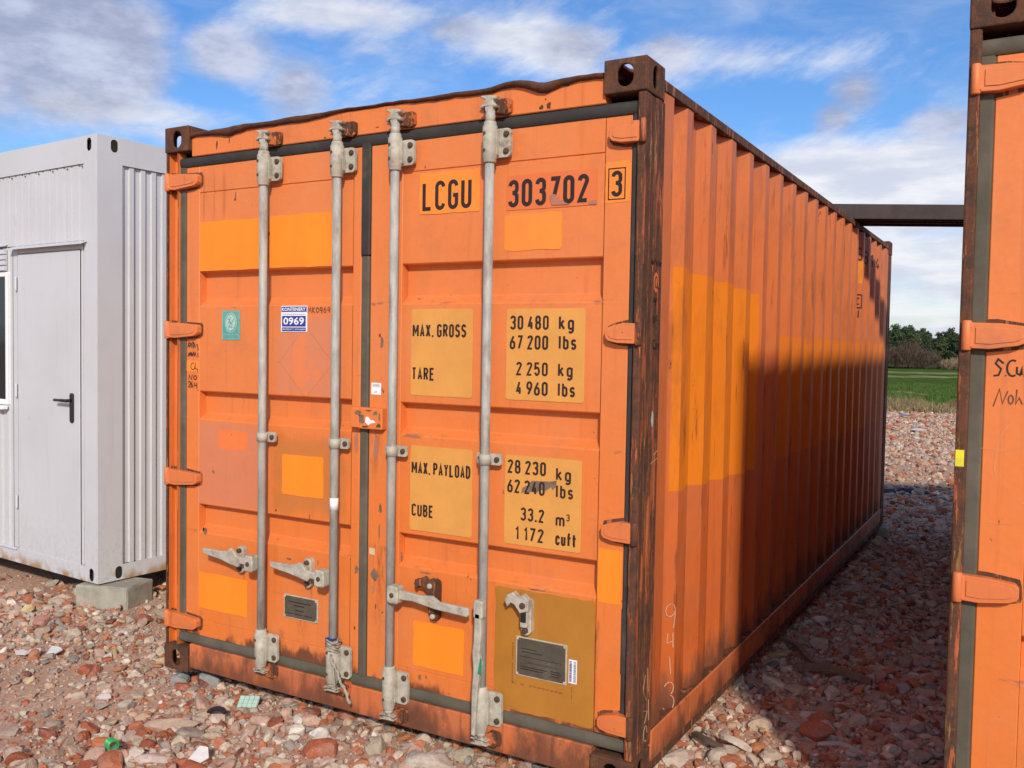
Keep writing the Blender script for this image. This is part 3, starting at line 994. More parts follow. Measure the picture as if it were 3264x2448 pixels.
def scatter(x0, x1, y0, y1, dens, keep=None):
    n = int((x1 - x0) * (y1 - y0) * dens)
    xy = np.stack([rng.uniform(x0, x1, n), rng.uniform(y0, y1, n)], 1)
    k = free(xy)
    if keep is not None: k &= keep(xy)
    return xy[k]


R2, F2 = rock_shapes(2, 40)
R1, F1 = rock_shapes(1, 24, 4)
NEAR = lambda xy: (rng.uniform(0, 1, len(xy)) > sandy(xy[:, 0], xy[:, 1])) & ((xy[:, 1] > -1.5 - 0 * xy[:, 0])) & (xy[:, 1] < 6.5)
front = scatter(-3.6, 4.3, -1.25, 0.6, 680, NEAR)
gap = scatter(2.2, 3.75, 0.5, 6.5, 470, NEAR)
left = scatter(-5.2, 0.3, 0.0, 6.5, 210, NEAR)
xy = np.concatenate([front, gap, left])
r = np.clip(rng.lognormal(math.log(.0215), .36, len(xy)), .010, .056)
rubble('rubble', xy, r, R2, F2, M['stone'])
big = scatter(-3.6, 4.3, -1.25, 5.5, 30, NEAR)
big = big[(big[:, 0] < .2) | (big[:, 1] < .2) | (big[:, 0] > 2.5)]
rubble('rubble', big, rng.uniform(.035, .058, len(big)), R2, F2, M['stone'], sink=.36)
NEAR2 = lambda xy: (rng.uniform(0, 1, len(xy)) > .55 * sandy(xy[:, 0], xy[:, 1]))
s1 = scatter(-3.6, 4.3, -1.25, 0.6, 1500, NEAR2)
s2 = scatter(2.2, 3.75, 0.5, 6.5, 1000, NEAR2)
s3 = scatter(-5.2, 0.3, 0.0, 6.5, 500, NEAR2)
xy = np.concatenate([s1, s2, s3])
rubble('gravel', xy, np.clip(rng.lognormal(math.log(.0078), .4, len(xy)), .003, .016), R1, F1, M['stone'], sink=.2)
# far rubble, wedge seen through the gap and to the left
far = scatter(-2.5, 5.5, 6.5, 25.5, 420, None)
far = far[(far[:, 1] < 24.2 + .24 * far[:, 0] + rng.normal(0, .35, len(far)))]
dm = np.sin(far[:, 1] * .9 + 1.0) + .6 * np.sin(far[:, 0] * 1.7 + far[:, 1] * .35)
far = far[rng.uniform(-1.6, 1.6, len(far)) < dm + 0.9 * (far[:, 1] > 13)]
rubble('rubble', far, np.clip(rng.lognormal(math.log(.021), .5, len(far)), .009, .08), R1, F1, M['stone'], sink=.25)
farl = scatter(-16, -4.5, -1, 12, 45, None)
rubble('rubble', farl, np.clip(rng.lognormal(math.log(.026), .4, len(farl)), .012, .07), R1, F1, M['stone'], sink=.3)


# ------------------------------------------------------------------ shipping container
CORR = [(.20, 0), (.298, 0), (.350, 1), (.385, 1), (.450, 0)]
yk = .450
PITCH = .293
while yk + PITCH < 5.86:
    CORR += [(yk + .070, 0), (yk + .135, 1), (yk + .210, 1), (yk + PITCH, 0)]
    yk += PITCH
CORR += [(5.90, 0)]
CDEP = .036


def corr_in(y):
    for (a, da), (b_, db) in zip(CORR, CORR[1:]):
        if a <= y <= b_:
            return (da + (db - da) * (y - a) / max(b_ - a, 1e-6)) * CDEP
    return 0.0


def corr_side(x_out, sgn, z0, z1, mat, parent):
    """corrugated wall; sgn=+1 faces +x"""
    rnd = random.Random(3 if sgn > 0 else 5)
    zs = [z0 + (z1 - z0) * i / 14 for i in range(15)]
    bm = bmesh.new()
    rows = []
    for z in zs:
        row = []
        for i, (y, d) in enumerate(CORR):
            inner = 0 < i < len(CORR) - 1
            wob = (math.sin(z * 4 + i * 1.7) * .0018 + rnd.uniform(-.0012, .0012)) if inner else 0
            row.append(bm.verts.new((x_out - sgn * (d * CDEP + wob + .001), y + (wob * 1.5), z)))
        rows.append(row)
    for a, b_ in zip(rows, rows[1:]):
        for i in range(len(a) - 1):
            bm.faces.new((a[i], a[i + 1], b_[i + 1], b_[i]))
    o = fin('side_wall', bm, mat, parent)
    md = o.modifiers.new('thickness', 'SOLIDIFY'); md.thickness = 0.002; md.offset = 0
    return o


def bolt(parent, x, z, prof, mat=None, n=10):
    bm = bmesh.new()
    add_lathe(bm, prof, x, 0, n, 'y', cz=z)
    return fin('bolt', bm, mat or M['bolt'], parent)


def lock_rod(parent, x, z0, z1, topb, botb, mid, rng_):
    """a vertical locking bar with its brackets, cams and hand keepers"""
    bm = bmesh.new()
    add_lathe(bm, [(.0178, z0 + .05), (.0178, z1 - .05)], x, -.022, 18)
    rod = fin('locking_rod', bm, M['rod'], parent)
    for (a, b_) in (topb, botb):
        bm = bmesh.new()
        h = b_ - a
        add_lathe(bm, [(.0225, a - .014), (.0255, a - .010), (.0255, a), (.0285, a + .003), (.0285, b_ - .003), (.0245, b_), (.0245, b_ + .010), (.0215, b_ + .014)], x, -.022, 18)
        add_prism(bm, rrect(x + .004, x + .078, a + .008, b_ - .010, .016, 3), 'y', -.002, .012)
        add_prism(bm, rrect(x - .040, x - .004, a + .018, b_ - .018, .012, 3), 'y', .004, .014)
        add_box(bm, x + .0, x + .030, -.026, .004, a + .012, b_ - .014, .006, seg=2)
        br = fin('rod_bracket', bm, M['brack'], rod)
        for zz in (a + .030, b_ - .032):
            bolt(rod, x + .060, zz, [(.0115, -.002), (.0115, -.008), (.007, -.012)])
            bolt(rod, x - .008, zz, [(.0062, -.046), (.0062, -.052)])
    bm = bmesh.new()
    zz = mid
    add_lathe(bm, [(.0235, zz - .020), (.0235, zz + .020)], x, -.022, 16)
    add_prism(bm, rrect(x - .046, x + .062, zz - .022, zz + .022, .008, 2), 'y', -.006, .004)
    fin('rod_guide', bm, M['brack'], rod)
    bolt(rod, x + .044, zz, [(.0105, -.006), (.0105, -.013), (.006, -.016)])
    bolt(rod, x - .034, zz + .003, [(.0055, -.006), (.0055, -.012)])
    # cams: tapered collar, then a forked head
    for sgn, ze, zs in ((1, z1, topb[1] + .014), (-1, z0, botb[0] - .014)):
        bm = bmesh.new()
        L = abs(ze - zs)
        add_lathe(bm, [(.0215, zs), (.0175, zs + sgn * L * .14), (.0205, zs + sgn * L * .24), (.0165, zs + sgn * L * .29), (.0165, zs + sgn * L * .50)], x, -.022, 16)
        c0 = zs + sgn * L * .40
        pts = [(-.014, 0), (-.016, .018), (-.034, .014), (-.037, .020), (-.018, .034), (-.016, .046), (-.036, .056), (-.030, .062), (.004, .060),
               (.030, .054), (.027, .046), (.015, .042), (.016, .030), (.031, .020), (.028, .014), (.014, .014), (.014, 0)]
        k = L * .66 / .060
        add_prism(bm, [(x + p[0] * 1.12, c0 + sgn * p[1] * k) for p in (pts if sgn > 0 else pts[::-1])], 'y', -.036, -.010, bev=.003)
        fin('cam_head', bm, M['brack'], rod)
        # keeper welded to the frame
        bm = bmesh.new()
        kz = c0 + sgn * .016
        yb = .019
        add_prism(bm, [(x + .012, kz - .020), (x + .052, kz - .026), (x + .060, kz - .008), (x + .058, kz + .026), (x + .040, kz + .034), (x + .014, kz + .024)], 'y', -.012, yb, bev=.004)
        add_prism(bm, rrect(x + .020, x + .074, kz - .022, kz + .036, .014, 3), 'y', .004, yb + .0004)
        add_box(bm, x - .034, x - .016, -.016, yb, kz - .014, kz + .012, .004)
        fin('cam_keeper', bm, M['keeper'], parent)
    return rod


def bar_handle(rod, xr, zr, pts, thick=(.0, .014), hubx=(0, .05), name='door_handle'):
    bm = bmesh.new()
    y0 = -.052
    add_prism(bm, pts, 'y', y0, y0 + thick[1], bev=.004)
    o = fin(name, bm, M['brack'], rod)
    bm = bmesh.new()
    add_prism(bm, rrect(hubx[0], hubx[1], zr - .036, zr + .036, .011, 3), 'y', -.066, -.024, bev=.005)
    fin('handle_hub', bm, M['brack'], rod)
    bm = bmesh.new()
    add_lathe(bm, [(.010, -.066), (.010, -.070), (.006, -.074)], (hubx[0] + hubx[1]) / 2, 0, 10, 'y', cz=zr)
    fin('bolt', bm, M['bolt'], rod)
    return o


def catch(parent, x, z0, z1, mat, hook=None, boltmat=None, name='handle_catch', lab=None):
    bm = bmesh.new()
    add_prism(bm, rrect(x - .021, x + .021, z0, z1, .020, 5), 'y', .004, .030, bev=.003)
    add_prism(bm, rrect(x - .015, x + .015, z0 + .035, z1 - .028, .006, 2), 'y', -.012, .004)
    if hook:
        add_prism(bm, hook, 'y', -.022, .006, bev=.003)
    o = fin(name, bm, mat, parent, label=lab)
    bolt(o, x, z0 + .020, [(.0115, .005), (.0115, -.006), (.007, -.010)], boltmat)
    bolt(o, x, z1 - .020, [(.0115, -.020), (.0115, -.028), (.007, -.031)] if hook else [(.0115, .005), (.0115, -.006), (.007, -.010)], boltmat)
    return o


PROFILE = [(2.400, 0), (2.281, 0), (2.278, .005), (2.272, .005), (2.269, 0), (1.913, 0), (1.909, .0035), (1.901, .037), (1.896, .040), (1.785, .040), (1.778, .037), (1.752, .004), (1.745, 0),
           (1.353, 0), (1.349, .0035), (1.341, .037), (1.336, .040), (1.250, .040), (1.244, .037), (1.220, .004), (1.213, 0),
           (.817, 0), (.813, .0035), (.805, .037), (.800, .040), (.716, .040), (.710, .037), (.684, .004), (.676, 0), (.262, 0), (.2595, .003), (.257, 0), (.185, 0)]


def door(parent, x0, x1, px0, px1, name='door', label=None):
    """one door leaf: tubular frame with a ribbed sheet between"""
    bm = bmesh.new()
    yf = .030
    add_box(bm, x0, px0, yf, .085, .185, 2.400, .003)
    add_box(bm, px1, x1, yf, .085, .185, 2.400, .003)
    rows = []
    nxs = 12
    for z, d in PROFILE:
        row = []
        for i in range(nxs + 1):
            x = px0 + .001 + (px1 - px0 - .002) * i / nxs
            wob = .0005 * math.sin(x * 7 + z * 5) + .0003 * math.sin(x * 15 - z * 9)
            if i in (0, nxs): wob = .0005
            row.append(bm.verts.new((x, yf + .0014 + d + wob, z)))
        rows.append(row)
    for a, b_ in zip(rows, rows[1:]):
        for i in range(nxs):
            f = bm.faces.new((a[i], a[i + 1], b_[i + 1], b_[i]))
    # back of the leaf and top/bottom edges
    add_box(bm, px0 + .0005, px1 - .0005, .079, .084, .186, 2.399)
    add_box(bm, px0 + .0005, px1 - .0005, .034, .078, 2.392, 2.3995)
    add_box(bm, px0 + .0005, px1 - .0005, .034, .078, .1855, .193)
    return fin(name, bm, M['door'], parent, label=label)


def hinge(parent, x0, x1, z, flip, main=True):
    """hinge blade with its knuckle. flip=False: knuckle on the left"""
    h = .0355
    bm = bmesh.new()
    cx0 = (x0 + x1) / 2
    if not flip:
        pts = [(x0 + .026, z - h), (x0 + .07, z - h - .002), (x1 - .025, z - h + .008), (x1 - .006, z - h + .016), (x1, z - .010), (x1, z + .014), (x1 - .010, z + h - .010), (x0 + .095, z + h - .002), (x0 + .026, z + h)]
        kx = x0 + .014
    else:
        pts = [(x1 - .026, z + h), (x1 - .07, z + h + .002), (x0 + .025, z + h - .008), (x0 + .006, z + h - .016), (x0, z + .010), (x0, z - .014), (x0 + .010, z - h + .010), (x1 - .095, z - h + .002), (x1 - .026, z - h)]
        kx = x1 - .014
    add_prism(bm, pts, 'y', -.002, .030, bev=.0016)
    rz_ = [(cx0 + (p[0] - cx0) * .82, z + (p[1] - z) * .62) for p in pts]
    add_prism(bm, rz_, 'y', -.0050, -.0021, bev=.001)
    add_box(bm, min(kx, pts[0][0]) , max(kx, pts[0][0]) + .004, -.006, .010, z - h + .002, z + h - .002, .003)
    o = fin('hinge_blade', bm, M['blade'], parent)
    bm = bmesh.new()
    add_lathe(bm, [(.010, z - h - .006), (.0130, z - h - .002), (.0130, z + h + .002), (.010, z + h + .006)], kx, .003, 12)
    fin('hinge_knuckle', bm, M['post'] if flip else M['blade'], o)
    # scraped outline of bare steel where blade meets leaf
    bm = bmesh.new()
    cx = sum(p[0] for p in pts) / len(pts)
    add_prism(bm, [(cx + (p[0] - cx) * 1.045 + math.copysign(.006, p[0] - cx) + random.uniform(-.003, .003), z + (p[1] - z) * 1.10 + math.copysign(.0065, p[1] - z) + random.uniform(-.003, .003)) for p in pts], 'y', .0286, .0299)
    fin('rust_halo', bm, M['rust'], o)
    return o


def wavy_lip(parent, x0, x1, ztop, seed=1, sag=1.0):
    """bent rusty strip along the top of the header"""
    rnd = random.Random(seed)
    bm = bmesh.new()
    n = 64
    rows = []
    for i in range(n + 1):
        f = i / n
        x = x0 + (x1 - x0) * f
        top = ztop + .008 * math.sin(f * 3.1) + .012 * math.exp(-((x - 1.90) / .09) ** 2) * sag - .008 * math.exp(-((x - 2.04) / .05) ** 2) * sag + .0016 * math.sin(f * 47) + rnd.uniform(-.0012, .0012)
        drop = .020 + .016 * math.exp(-((x - .42) / .10) ** 2) * sag + .018 * math.exp(-((x - 2.02) / .07) ** 2) * sag + .010 * math.exp(-((x - .85) / .16) ** 2) * sag + rnd.uniform(-.002, .002)
        drop -= .012 * math.exp(-((x - 1.2) / .3) ** 2)
        out = .006 + .010 * math.exp(-((x - .55) / .16) ** 2) + .012 * math.exp(-((x - 1.95) / .14) ** 2) + .003 * math.sin(f * 21)
        rows.append([bm.verts.new(p) for p in ((x, .075, top - .004), (x, .022, top), (x, .012 - out, top - .005), (x, .006 - out, top - drop * .5), (x, .010 - out * .4, top - drop), (x, .0185, top - drop - .003))])
    for a, b_ in zip(rows, rows[1:]):
        for i in range(5):
            bm.faces.new((a[i], a[i + 1], b_[i + 1], b_[i]))
    return fin('top_lip', bm, M['lip'], parent, smooth=True)


def container(name, loc, rz, lab, detail=True, pl=0.0):
    root = empty(name, loc, rz)
    tag(root, lab, 'shipping container')
    Wd, H, L = 2.438, 2.591, 6.058
    for X, sx in ((0, -1), (Wd, 1)):
        for Y, sy in ((0, -1), (L, 1)):
            for Z, sz in ((0, -1), (H, 1)):
                casting(root, X, Y, Z, sx, sy, sz, M['cast'])
    # corner posts
    z0, z1 = .1182, 2.4728
    if detail:
        bm = bmesh.new()
        add_box(bm, .003, .0135, .006, .0185, z0, z1, .002, 0)
        add_box(bm, .003, .0130, .0187, .11, z0, z1, 0, 1)
        add_box(bm, .076, .082, .010, .060, z0, z1, .002, 1)
        add_box(bm, .0135, .0755, .052, .060, z0, z1, 0, 1)
        add_box(bm, .040, .050, .040, .0515, z0, z1, .003, 1)
        add_box(bm, .003, .0745, .1105, .20, z0, z1, 0, 1)
        fin('corner_post', bm, [M['post'], M['frame']], root)
    else:
        bm = bmesh.new()
        add_box(bm, .002, .082 + pl, .004, .20, z0, z1, .006, 0, seg=2)
        fin('corner_post', bm, [M['post']], root)
    bm = bmesh.new()
    add_box(bm, 2.4045, 2.4355, .006, .060, z0, z1, .007, seg=2)
    add_box(bm, 2.384, 2.4335, .0605, .108, z0, z1, .006)
    add_box(bm, 2.384, 2.4358, .1085, .165, z0, z1, .007, seg=2)
    add_box(bm, 2.384, 2.4332, .1655, .1985, z0, z1, .004)
    fin('corner_post', bm, M['post'], root)
    for X0, X1 in ((.003, .15), (2.288, 2.4350)):
        box('corner_post', X0, X1, 5.902, 6.055, z0, z1, M['post'], root, .006)
    # header and sill
    box('header', .1625, 2.2755, .020, .080, 2.4475, 2.552, M['frame'], root, .003)
    wavy_lip(root, .164, 2.274, 2.556, 1, 1.0)
    box('sill', .1625, 2.2755, .012, .085, .022, .1385, M['sill'], root, .004)
    box('rear_header', .1505, 2.2875, 5.98, 6.05, 2.45, 2.55, M['frame'], root)
    box('rear_sill', .1505, 2.2875, 5.98, 6.05, .02, .15, M['frame'], root)
    # rubber seals
    bm = bmesh.new()
    rnd = random.Random(4)
    xs = [.0765 + pl + i * (2.4030 - .0765 - pl) / 30 for i in range(31)]
    top = []
    for i, x in enumerate(xs):
        w0, w1 = rnd.uniform(-.0015, .0015), rnd.uniform(-.001, .001)
        top.append([bm.verts.new(p) for p in ((x, .030, 2.4465 + w0), (x, .0215 + w1, 2.440), (x, .0200 + w1, 2.424), (x, .0235, 2.406), (x, .0295, 2.4005))])
    for a, b_ in zip(top, top[1:]):
        for i in range(4): bm.faces.new((a[i], a[i + 1], b_[i + 1], b_[i]))
    fin('rubber_seal', bm, M['gasket2'] if detail else M['gasket'], root, smooth=True)
    bm = bmesh.new()
    top = []
    for i, x in enumerate(xs):
        w0 = rnd.uniform(-.0015, .0015)
        top.append([bm.verts.new(p) for p in ((x, .032, .1845 + w0), (x, .0205, .178), (x, .0185, .160), (x, .0165, .146), (x, .026, .1390))])
    for a, b_ in zip(top, top[1:]):
        for i in range(4): bm.faces.new((a[i], a[i + 1], b_[i + 1], b_[i]))
    fin('rubber_seal', bm, M['gasket'], root, smooth=True)
    box('rubber_seal', .0765 + pl, .1175 + pl, .0240, .060, .1795, 2.4030, M['gasket'], root, .006)
    box('rubber_seal', 2.3780, 2.4035, .0240, .060, .1795, 2.4030, M['gasket2'], root, .006)
    box('rubber_seal', 1.1760, 1.2230, .0215, .060, 1.9500, 2.4250, M['gasket2'], root, .005)
    box('rubber_seal', 1.1790, 1.2200, .0235, .060, .1300, 1.9495, M['gasket'], root, .006)
    # doors
    dl = door(root, .118 + pl, 1.1750, .205 + pl + (0 if detail else .026), 1.130)
    dr = door(root, 1.2240, 2.3770, 1.385, 2.275)
    hz = (2.335, 1.636, .934, .242)
    for z in hz:
        hinge(dl, .002 if detail else .007, .222 + pl, z, False)
        hinge(dr, 2.302, 2.441, z, True)
    # side walls, rails, roof, rear wall, floor
    corr_side(2.428, 1, .169, 2.520, M['side'], root)
    corr_side(.010, -1, .169, 2.520, M['side'], root)
    for sg, X in ((1, 0), (-1, Wd)):
        f = lambda a, b_: (a, b_) if sg > 0 else (Wd - b_, Wd - a)
        box('top_rail', *f(2.384, 2.4340), .1785, 5.8795, 2.5140, 2.5540, M['rust'], root, .003)
        box('bottom_rail', *f(2.388, 2.4345), .1990, 5.90, .0450, .1640, M['sill'], root, .004)
        box('rail_ledge', *f(2.386, 2.4300), .1990, 5.90, .1645, .1690, M['rust'], root, .001)
        box('bottom_flange', *f(2.375, 2.4310), .1785, 5.8795, .0040, .0445, M['rust'], root, .004)
    bm = bmesh.new()
    y = .09
    rows = []
    k = 0
    while y < 6.0:
        zt = 2.545 if k % 4 in (0, 1) else 2.527
        rows.append([bm.verts.new((X, y, zt)) for X in (.056, 2.382)])
        y += (.07, .05)[k % 2]; k += 1
    for a, b_ in zip(rows, rows[1:]):
        bm.faces.new((a[0], a[1], b_[1], b_[0]))
    fin('roof', bm, M['roof'], root)
    box('rear_wall', .151, 2.287, 5.99, 6.03, .15, 2.45, M['frame'], root, 0)
    box('floor', .065, 2.370, .09, 5.97, .10, .135, M['dark'], root, 0)
    for i in range(9):
        box('cross_member', .065, 2.370, .35 + i * .65, .39 + i * .65, .02, .0995, M['rust'], root, 0)
    # locking rods
    r1 = lock_rod(root, .667, .112, 2.503, (2.283, 2.405), (.150, .292), 1.166, 1)
    r2 = lock_rod(root, 1.084, .112, 2.500, (2.286, 2.405), (.158, .312), 1.165, 2)
    r3 = lock_rod(root, 1.384, .056, 2.512, (2.290, 2.408), (.112, .262), 1.155, 3)
    r4 = lock_rod(root, 1.826, .056, 2.512, (2.283, 2.408), (.120, .268), 1.155, 4)
    return root, dl, dr, (r1, r2, r3, r4)


main, dl, dr, rods = container('shipping_container', (0, 0, 0), 0.0,
                               'weathered orange shipping container marked LCGU 303702 standing on brick rubble')
rc, dl2, dr2, rods2 = container('shipping_container', (3.437, -.15, 0.0), 0.0,
                                'orange shipping container cut off by the right edge, yellow tape on its post', False, -.050)

# handles on the main container
h1 = bar_handle(rods[0], .667, .600, [(.628, .586), (.560, .590), (.548, .572), (.500, .582), (.445, .592), (.325, .606), (.323, .632), (.440, .632), (.476, .636), (.500, .652), (.520, .642), (.540, .622), (.628, .614)], hubx=(.600, .652))
h2 = bar_handle(rods[1], 1.084, .592, [(1.045, .578), (.975, .582), (.960, .566), (.915, .576), (.860, .586), (.746, .600), (.744, .624), (.855, .626), (.890, .630), (.916, .644), (.935, .634), (.955, .614), (1.045, .606)], hubx=(1.012, 1.066))
h3 = bar_handle(rods[2], 1.384, .582, [(1.425, .563), (1.52, .566), (1.625, .552), (1.770, .545), (1.780, .554), (1.778, .580), (1.640, .584), (1.610, .602), (1.545, .596), (1.480, .602), (1.425, .600)], hubx=(1.398, 1.452))
bm = bmesh.new()
add_prism(bm, [(1.806, .10), (1.822, .10), (1.834, .30), (1.846, .375), (1.838, .42), (1.846, .50), (1.842, .575), (1.814, .575), (1.812, .47), (1.806, .42), (1.812, .36), (1.806, .26)], 'y', -.066, -.046, bev=.005)
fin('door_handle', bm, M['brack'], rods[3], label='door handle hanging straight down along its rod')
bm = bmesh.new()
add_prism(bm, rrect(1.808, 1.850, .55, .622, .012, 3), 'y', -.066, -.036, bev=.005)
fin('handle_hub', bm, M['brack'], rods[3])
prism('green_tape', [(1.836, .345), (1.852, .345), (1.852, .405), (1.846, .405)], 'y', -.069, -.0662, M['green'], rods[3])
catch(dl, .505, .528, .652, M['brack'])
catch(dl, .912, .520, .650, M['brack'])
catch(dr, 1.580, .485, .652, M['rust'], hook=[(1.601, .610), (1.601, .650), (1.580, .660), (1.558, .650), (1.545, .664), (1.526, .652), (1.505, .648), (1.500, .628), (1.512, .612), (1.522, .624), (1.545, .622), (1.560, .612), (1.566, .590), (1.601, .590)], boltmat=M['brack'], lab='rusty brown handle catch with hook')
catch(dr, 2.000, .500, .640, M['brack'], hook=[(2.020, .600), (2.024, .640), (1.998, .660), (1.975, .648), (1.955, .664), (1.930, .650), (1.920, .628), (1.932, .606), (1.946, .622), (1.962, .618), (1.978, .600), (1.986, .588)], lab='open handle catch with hook')
bm = bmesh.new()
box('handle_bracket_slot', 1.988, 2.010, -.016, -.0125, .555, .600, M['dark'], dr, 0)
bm.free()

# lock block between the leaves
bm = bmesh.new()
add_box(bm, 1.158, 1.318, -.004, .030, 1.233, 1.322, .005, seg=2)
add_box(bm, 1.158, 1.200, -.010, -.0045, 1.238, 1.318, .002)
lb = fin('lock_box', bm, orange_mat('scratched lock box paint', specks=2.6, grime=1.0), main)
prism('paper_scrap', [(1.232, 1.262), (1.25, 1.25), (1.262, 1.258), (1.288, 1.262), (1.272, 1.272), (1.262, 1.270), (1.246, 1.285), (1.236, 1.283)], 'y', -.0062, -.0042, M['white'], lb)

for q_, (cx_, cz_, w_, h_, m_) in enumerate(((1.195, 1.30, .05, .03, 'smear'), (1.215, 1.27, .05, .05, 'smear'), (1.30, 1.25, .03, .02, 'rust'), (1.285, 1.30, .03, .02, 'smear'), (1.25, 1.31, .04, .010, 'rust'), (1.305, 1.285, .012, .05, 'smear'), (1.23, 1.243, .05, .010, 'rust'))):
    r_ = random.Random(200 + q_)
    prism('scraped_patch', [(cx_ + w_ / 2 * math.cos(6.283 * i / 11) * r_.uniform(.4, 1.1), cz_ + h_ / 2 * math.sin(6.283 * i / 11) * r_.uniform(.4, 1.1)) for i in range(11)], 'y', -.0052 - (.0058 if cx_ < 1.2 else 0), -.0038 - (.0058 if cx_ < 1.2 else 0), M[m_], lb)
# painted patches, print and stickers on the doors
YD = .0300
sheet('paint_patch', .2085, .645, 1.914, 2.140, M['amber'], dl, y=YD, jit=.002)
sheet('paint_patch', .655, 1.036, 1.914, 2.143, M['amber'], dl, y=YD, jit=.002)
sheet('paint_patch', .738, .978, .912, 1.092, M['amber'], dl, y=YD, r=.010, jit=.0018)
sheet('paint_patch', .2085, .528, .320, .492, M['amber'], dl, y=YD, r=.010, jit=.0018)
sheet('paint_patch', 1.470, 1.752, 2.103, 2.266, M['amber2'], dr, y=YD, r=.006, jit=.002)
sheet('paint_patch', 1.866, 2.108, 1.944, 2.081, M['amber2'], dr, y=YD, r=.010, jit=.0022)
sheet('paint_patch', 1.466, 1.710, .280, .465, M['amber'], dr, y=YD, r=.008, jit=.002)
sheet('paint_patch', 2.281, 2.372, .668, .862, M['amber'], dr, y=.0296, r=.004, jit=.002)
sheet('paint_patch', 2.279, 2.372, 2.098, 2.243, M['amber2'], dr, y=.0296, r=.006, jit=.002)
sheet('paint_patch', 1.852, 2.2735, .196, .664, M['ochre'], dr, y=YD, r=.010, jit=.003)
st = sheet('number_sticker', 1.872, 2.246, 2.096, 2.226, M['sticker_o'], dr, y=YD, jit=.0006)
prism('torn_patch', [(2.066, 2.105), (2.140, 2.103), (2.118, 2.112), (2.098, 2.124), (2.082, 2.142), (2.068, 2.146), (2.058, 2.140)], 'y', YD - .0046, YD - .0036, M['tornpink'], st)
prism('torn_patch', [(2.214, 2.098), (2.246, 2.097), (2.246, 2.112), (2.214, 2.110)], 'y', YD - .0026, YD - .0014, M['tornpink'], st)
YT = YD - .0012
door_text('LCGU', 1.484, 1.714, 2.117, 2.232, dr, YT, swf=.13)
door_text('303702', 1.880, 2.214, 2.107, 2.209, dr, YT, swf=.15)
strokes_mesh('letter_frame', [[(2.291, 2.110), (2.354, 2.110), (2.354, 2.218), (2.291, 2.218), (2.291, 2.108)]], .0042, lambda u, v, d: (u, .0286 - d * .8, v), M['ink'], dr)
door_text('3', 2.302, 2.344, 2.119, 2.210, dr, .0284, swf=.15)
for (x0_, x1_, z0_, z1_) in ((1.437, 1.731, 1.381, 1.728), (1.882, 2.211, 1.383, 1.727), (1.440, 1.738, .834, 1.178), (1.885, 2.209, .834, 1.173)):
    sheet('marking_field', x0_, x1_, z0_, z1_, M['tan'], dr, y=YD, r=.010, jit=.0004)
for s_, x0_, x1_, z0_, z1_ in (('MAX. GROSS', 1.444, 1.700, 1.616, 1.668), ('TARE', 1.442, 1.552, 1.443, 1.494),
                               ('30 480', 1.898, 2.062, 1.648, 1.701), ('kg', 2.104, 2.168, 1.648, 1.701),
                               ('67 200', 1.897, 2.061, 1.574, 1.627), ('lbs', 2.105, 2.178, 1.576, 1.629),
                               ('2 250', 1.927, 2.062, 1.476, 1.527), ('kg', 2.104, 2.166, 1.476, 1.527),
                               ('4 960', 1.928, 2.063, 1.403, 1.455), ('lbs', 2.105, 2.176, 1.403, 1.455),
                               ('MAX. PAYLOAD', 1.447, 1.728, 1.064, 1.115), ('CUBE', 1.450, 1.556, .892, .942),
                               ('28 230', 1.897, 2.062, 1.104, 1.156), ('kg', 2.104, 2.168, 1.092, 1.142),
                               ('62 240', 1.897, 2.058, 1.030, 1.082), ('lbs', 2.105, 2.177, 1.028, 1.078),
                               ('33.2', 1.957, 2.058, .928, .978), ('m', 2.106, 2.146, .922, .972), ('3', 2.150, 2.164, .946, .972),
                               ('1 172', 1.935, 2.058, .852, .904), ('cuft', 2.106, 2.190, .852, .904)):
    door_text(s_, x0_, x1_, z0_, z1_, dr, YT, swf=.15, spaces=.9)
sm_pts = [(1.958, 1.030), (1.962, 1.052), (1.990, 1.066), (2.000, 1.082), (2.08, 1.086), (2.107, 1.092), (2.104, 1.068), (2.090, 1.054), (2.084, 1.066), (2.060, 1.048), (2.040, 1.052), (2.02, 1.036), (2.002, 1.044), (1.99, 1.030), (1.976, 1.040)]
prism('smear', sm_pts, 'y', YT - .0007, YT - .0001, M['smear'], dr)

# blue and white yard sticker
st = sheet('yard_sticker', .726, .879, 1.632, 1.746, M['white'], dl, y=YD, r=.001, jit=0)
box('print_panel', .729, .876, YT - .0018, YT - .0004, 1.720, 1.7425, M['blue'], st, 0)
box('print_panel', .734, .871, YT - .0018, YT - .0004, 1.656, 1.702, M['blue'], st, 0)
box('print_panel', .733, .872, YT - .0018, YT - .0004, 1.6355, 1.6515, M['blue'], st, 0)
font_text('KONTENERY', .733, .872, 1.7235, 1.7385, st, YT - .0025, M['white'], bold=.02)
font_text('0969', .742, .863, 1.663, 1.696, st, YT - .0025, M['white'], bold=.02)
font_text('SPRZEDAŻ I WYNAJEM', .736, .869, 1.638, 1.649, st, YT - .0025, M['white'])
for k_ in range(11):
    box('print_line', .738 + k_ * .0118, .7465 + k_ * .0118, YT - .0010, YT - .0002, 1.7075, 1.7115, M['faded_blue'], st, 0)
hand = lambda pts: pts
mk = []
x_ = .885
for pl_ in ([[(0, 0), (.1, 1), (.35, .3), (.6, 1), (.7, 0)]], [[(.1, 1), (.1, 0)], [(.6, .9), (.1, .45), (.7, 0)]], [arc(.4, .45, .38, .42, 90, 450)], [arc(.35, .65, .28, .28, 0, 360) + [(.62, .6), (.5, -.1)]], [arc(.35, .3, .3, .3, 120, 480), [(.1, .5), (.45, 1)]], [arc(.35, .65, .28, .28, 0, 360) + [(.62, .6), (.5, 0)]]):
    for q in pl_: mk.append([(x_ + p[0] * .022, 1.716 + p[1] * .024) for p in q])
    x_ += .0215
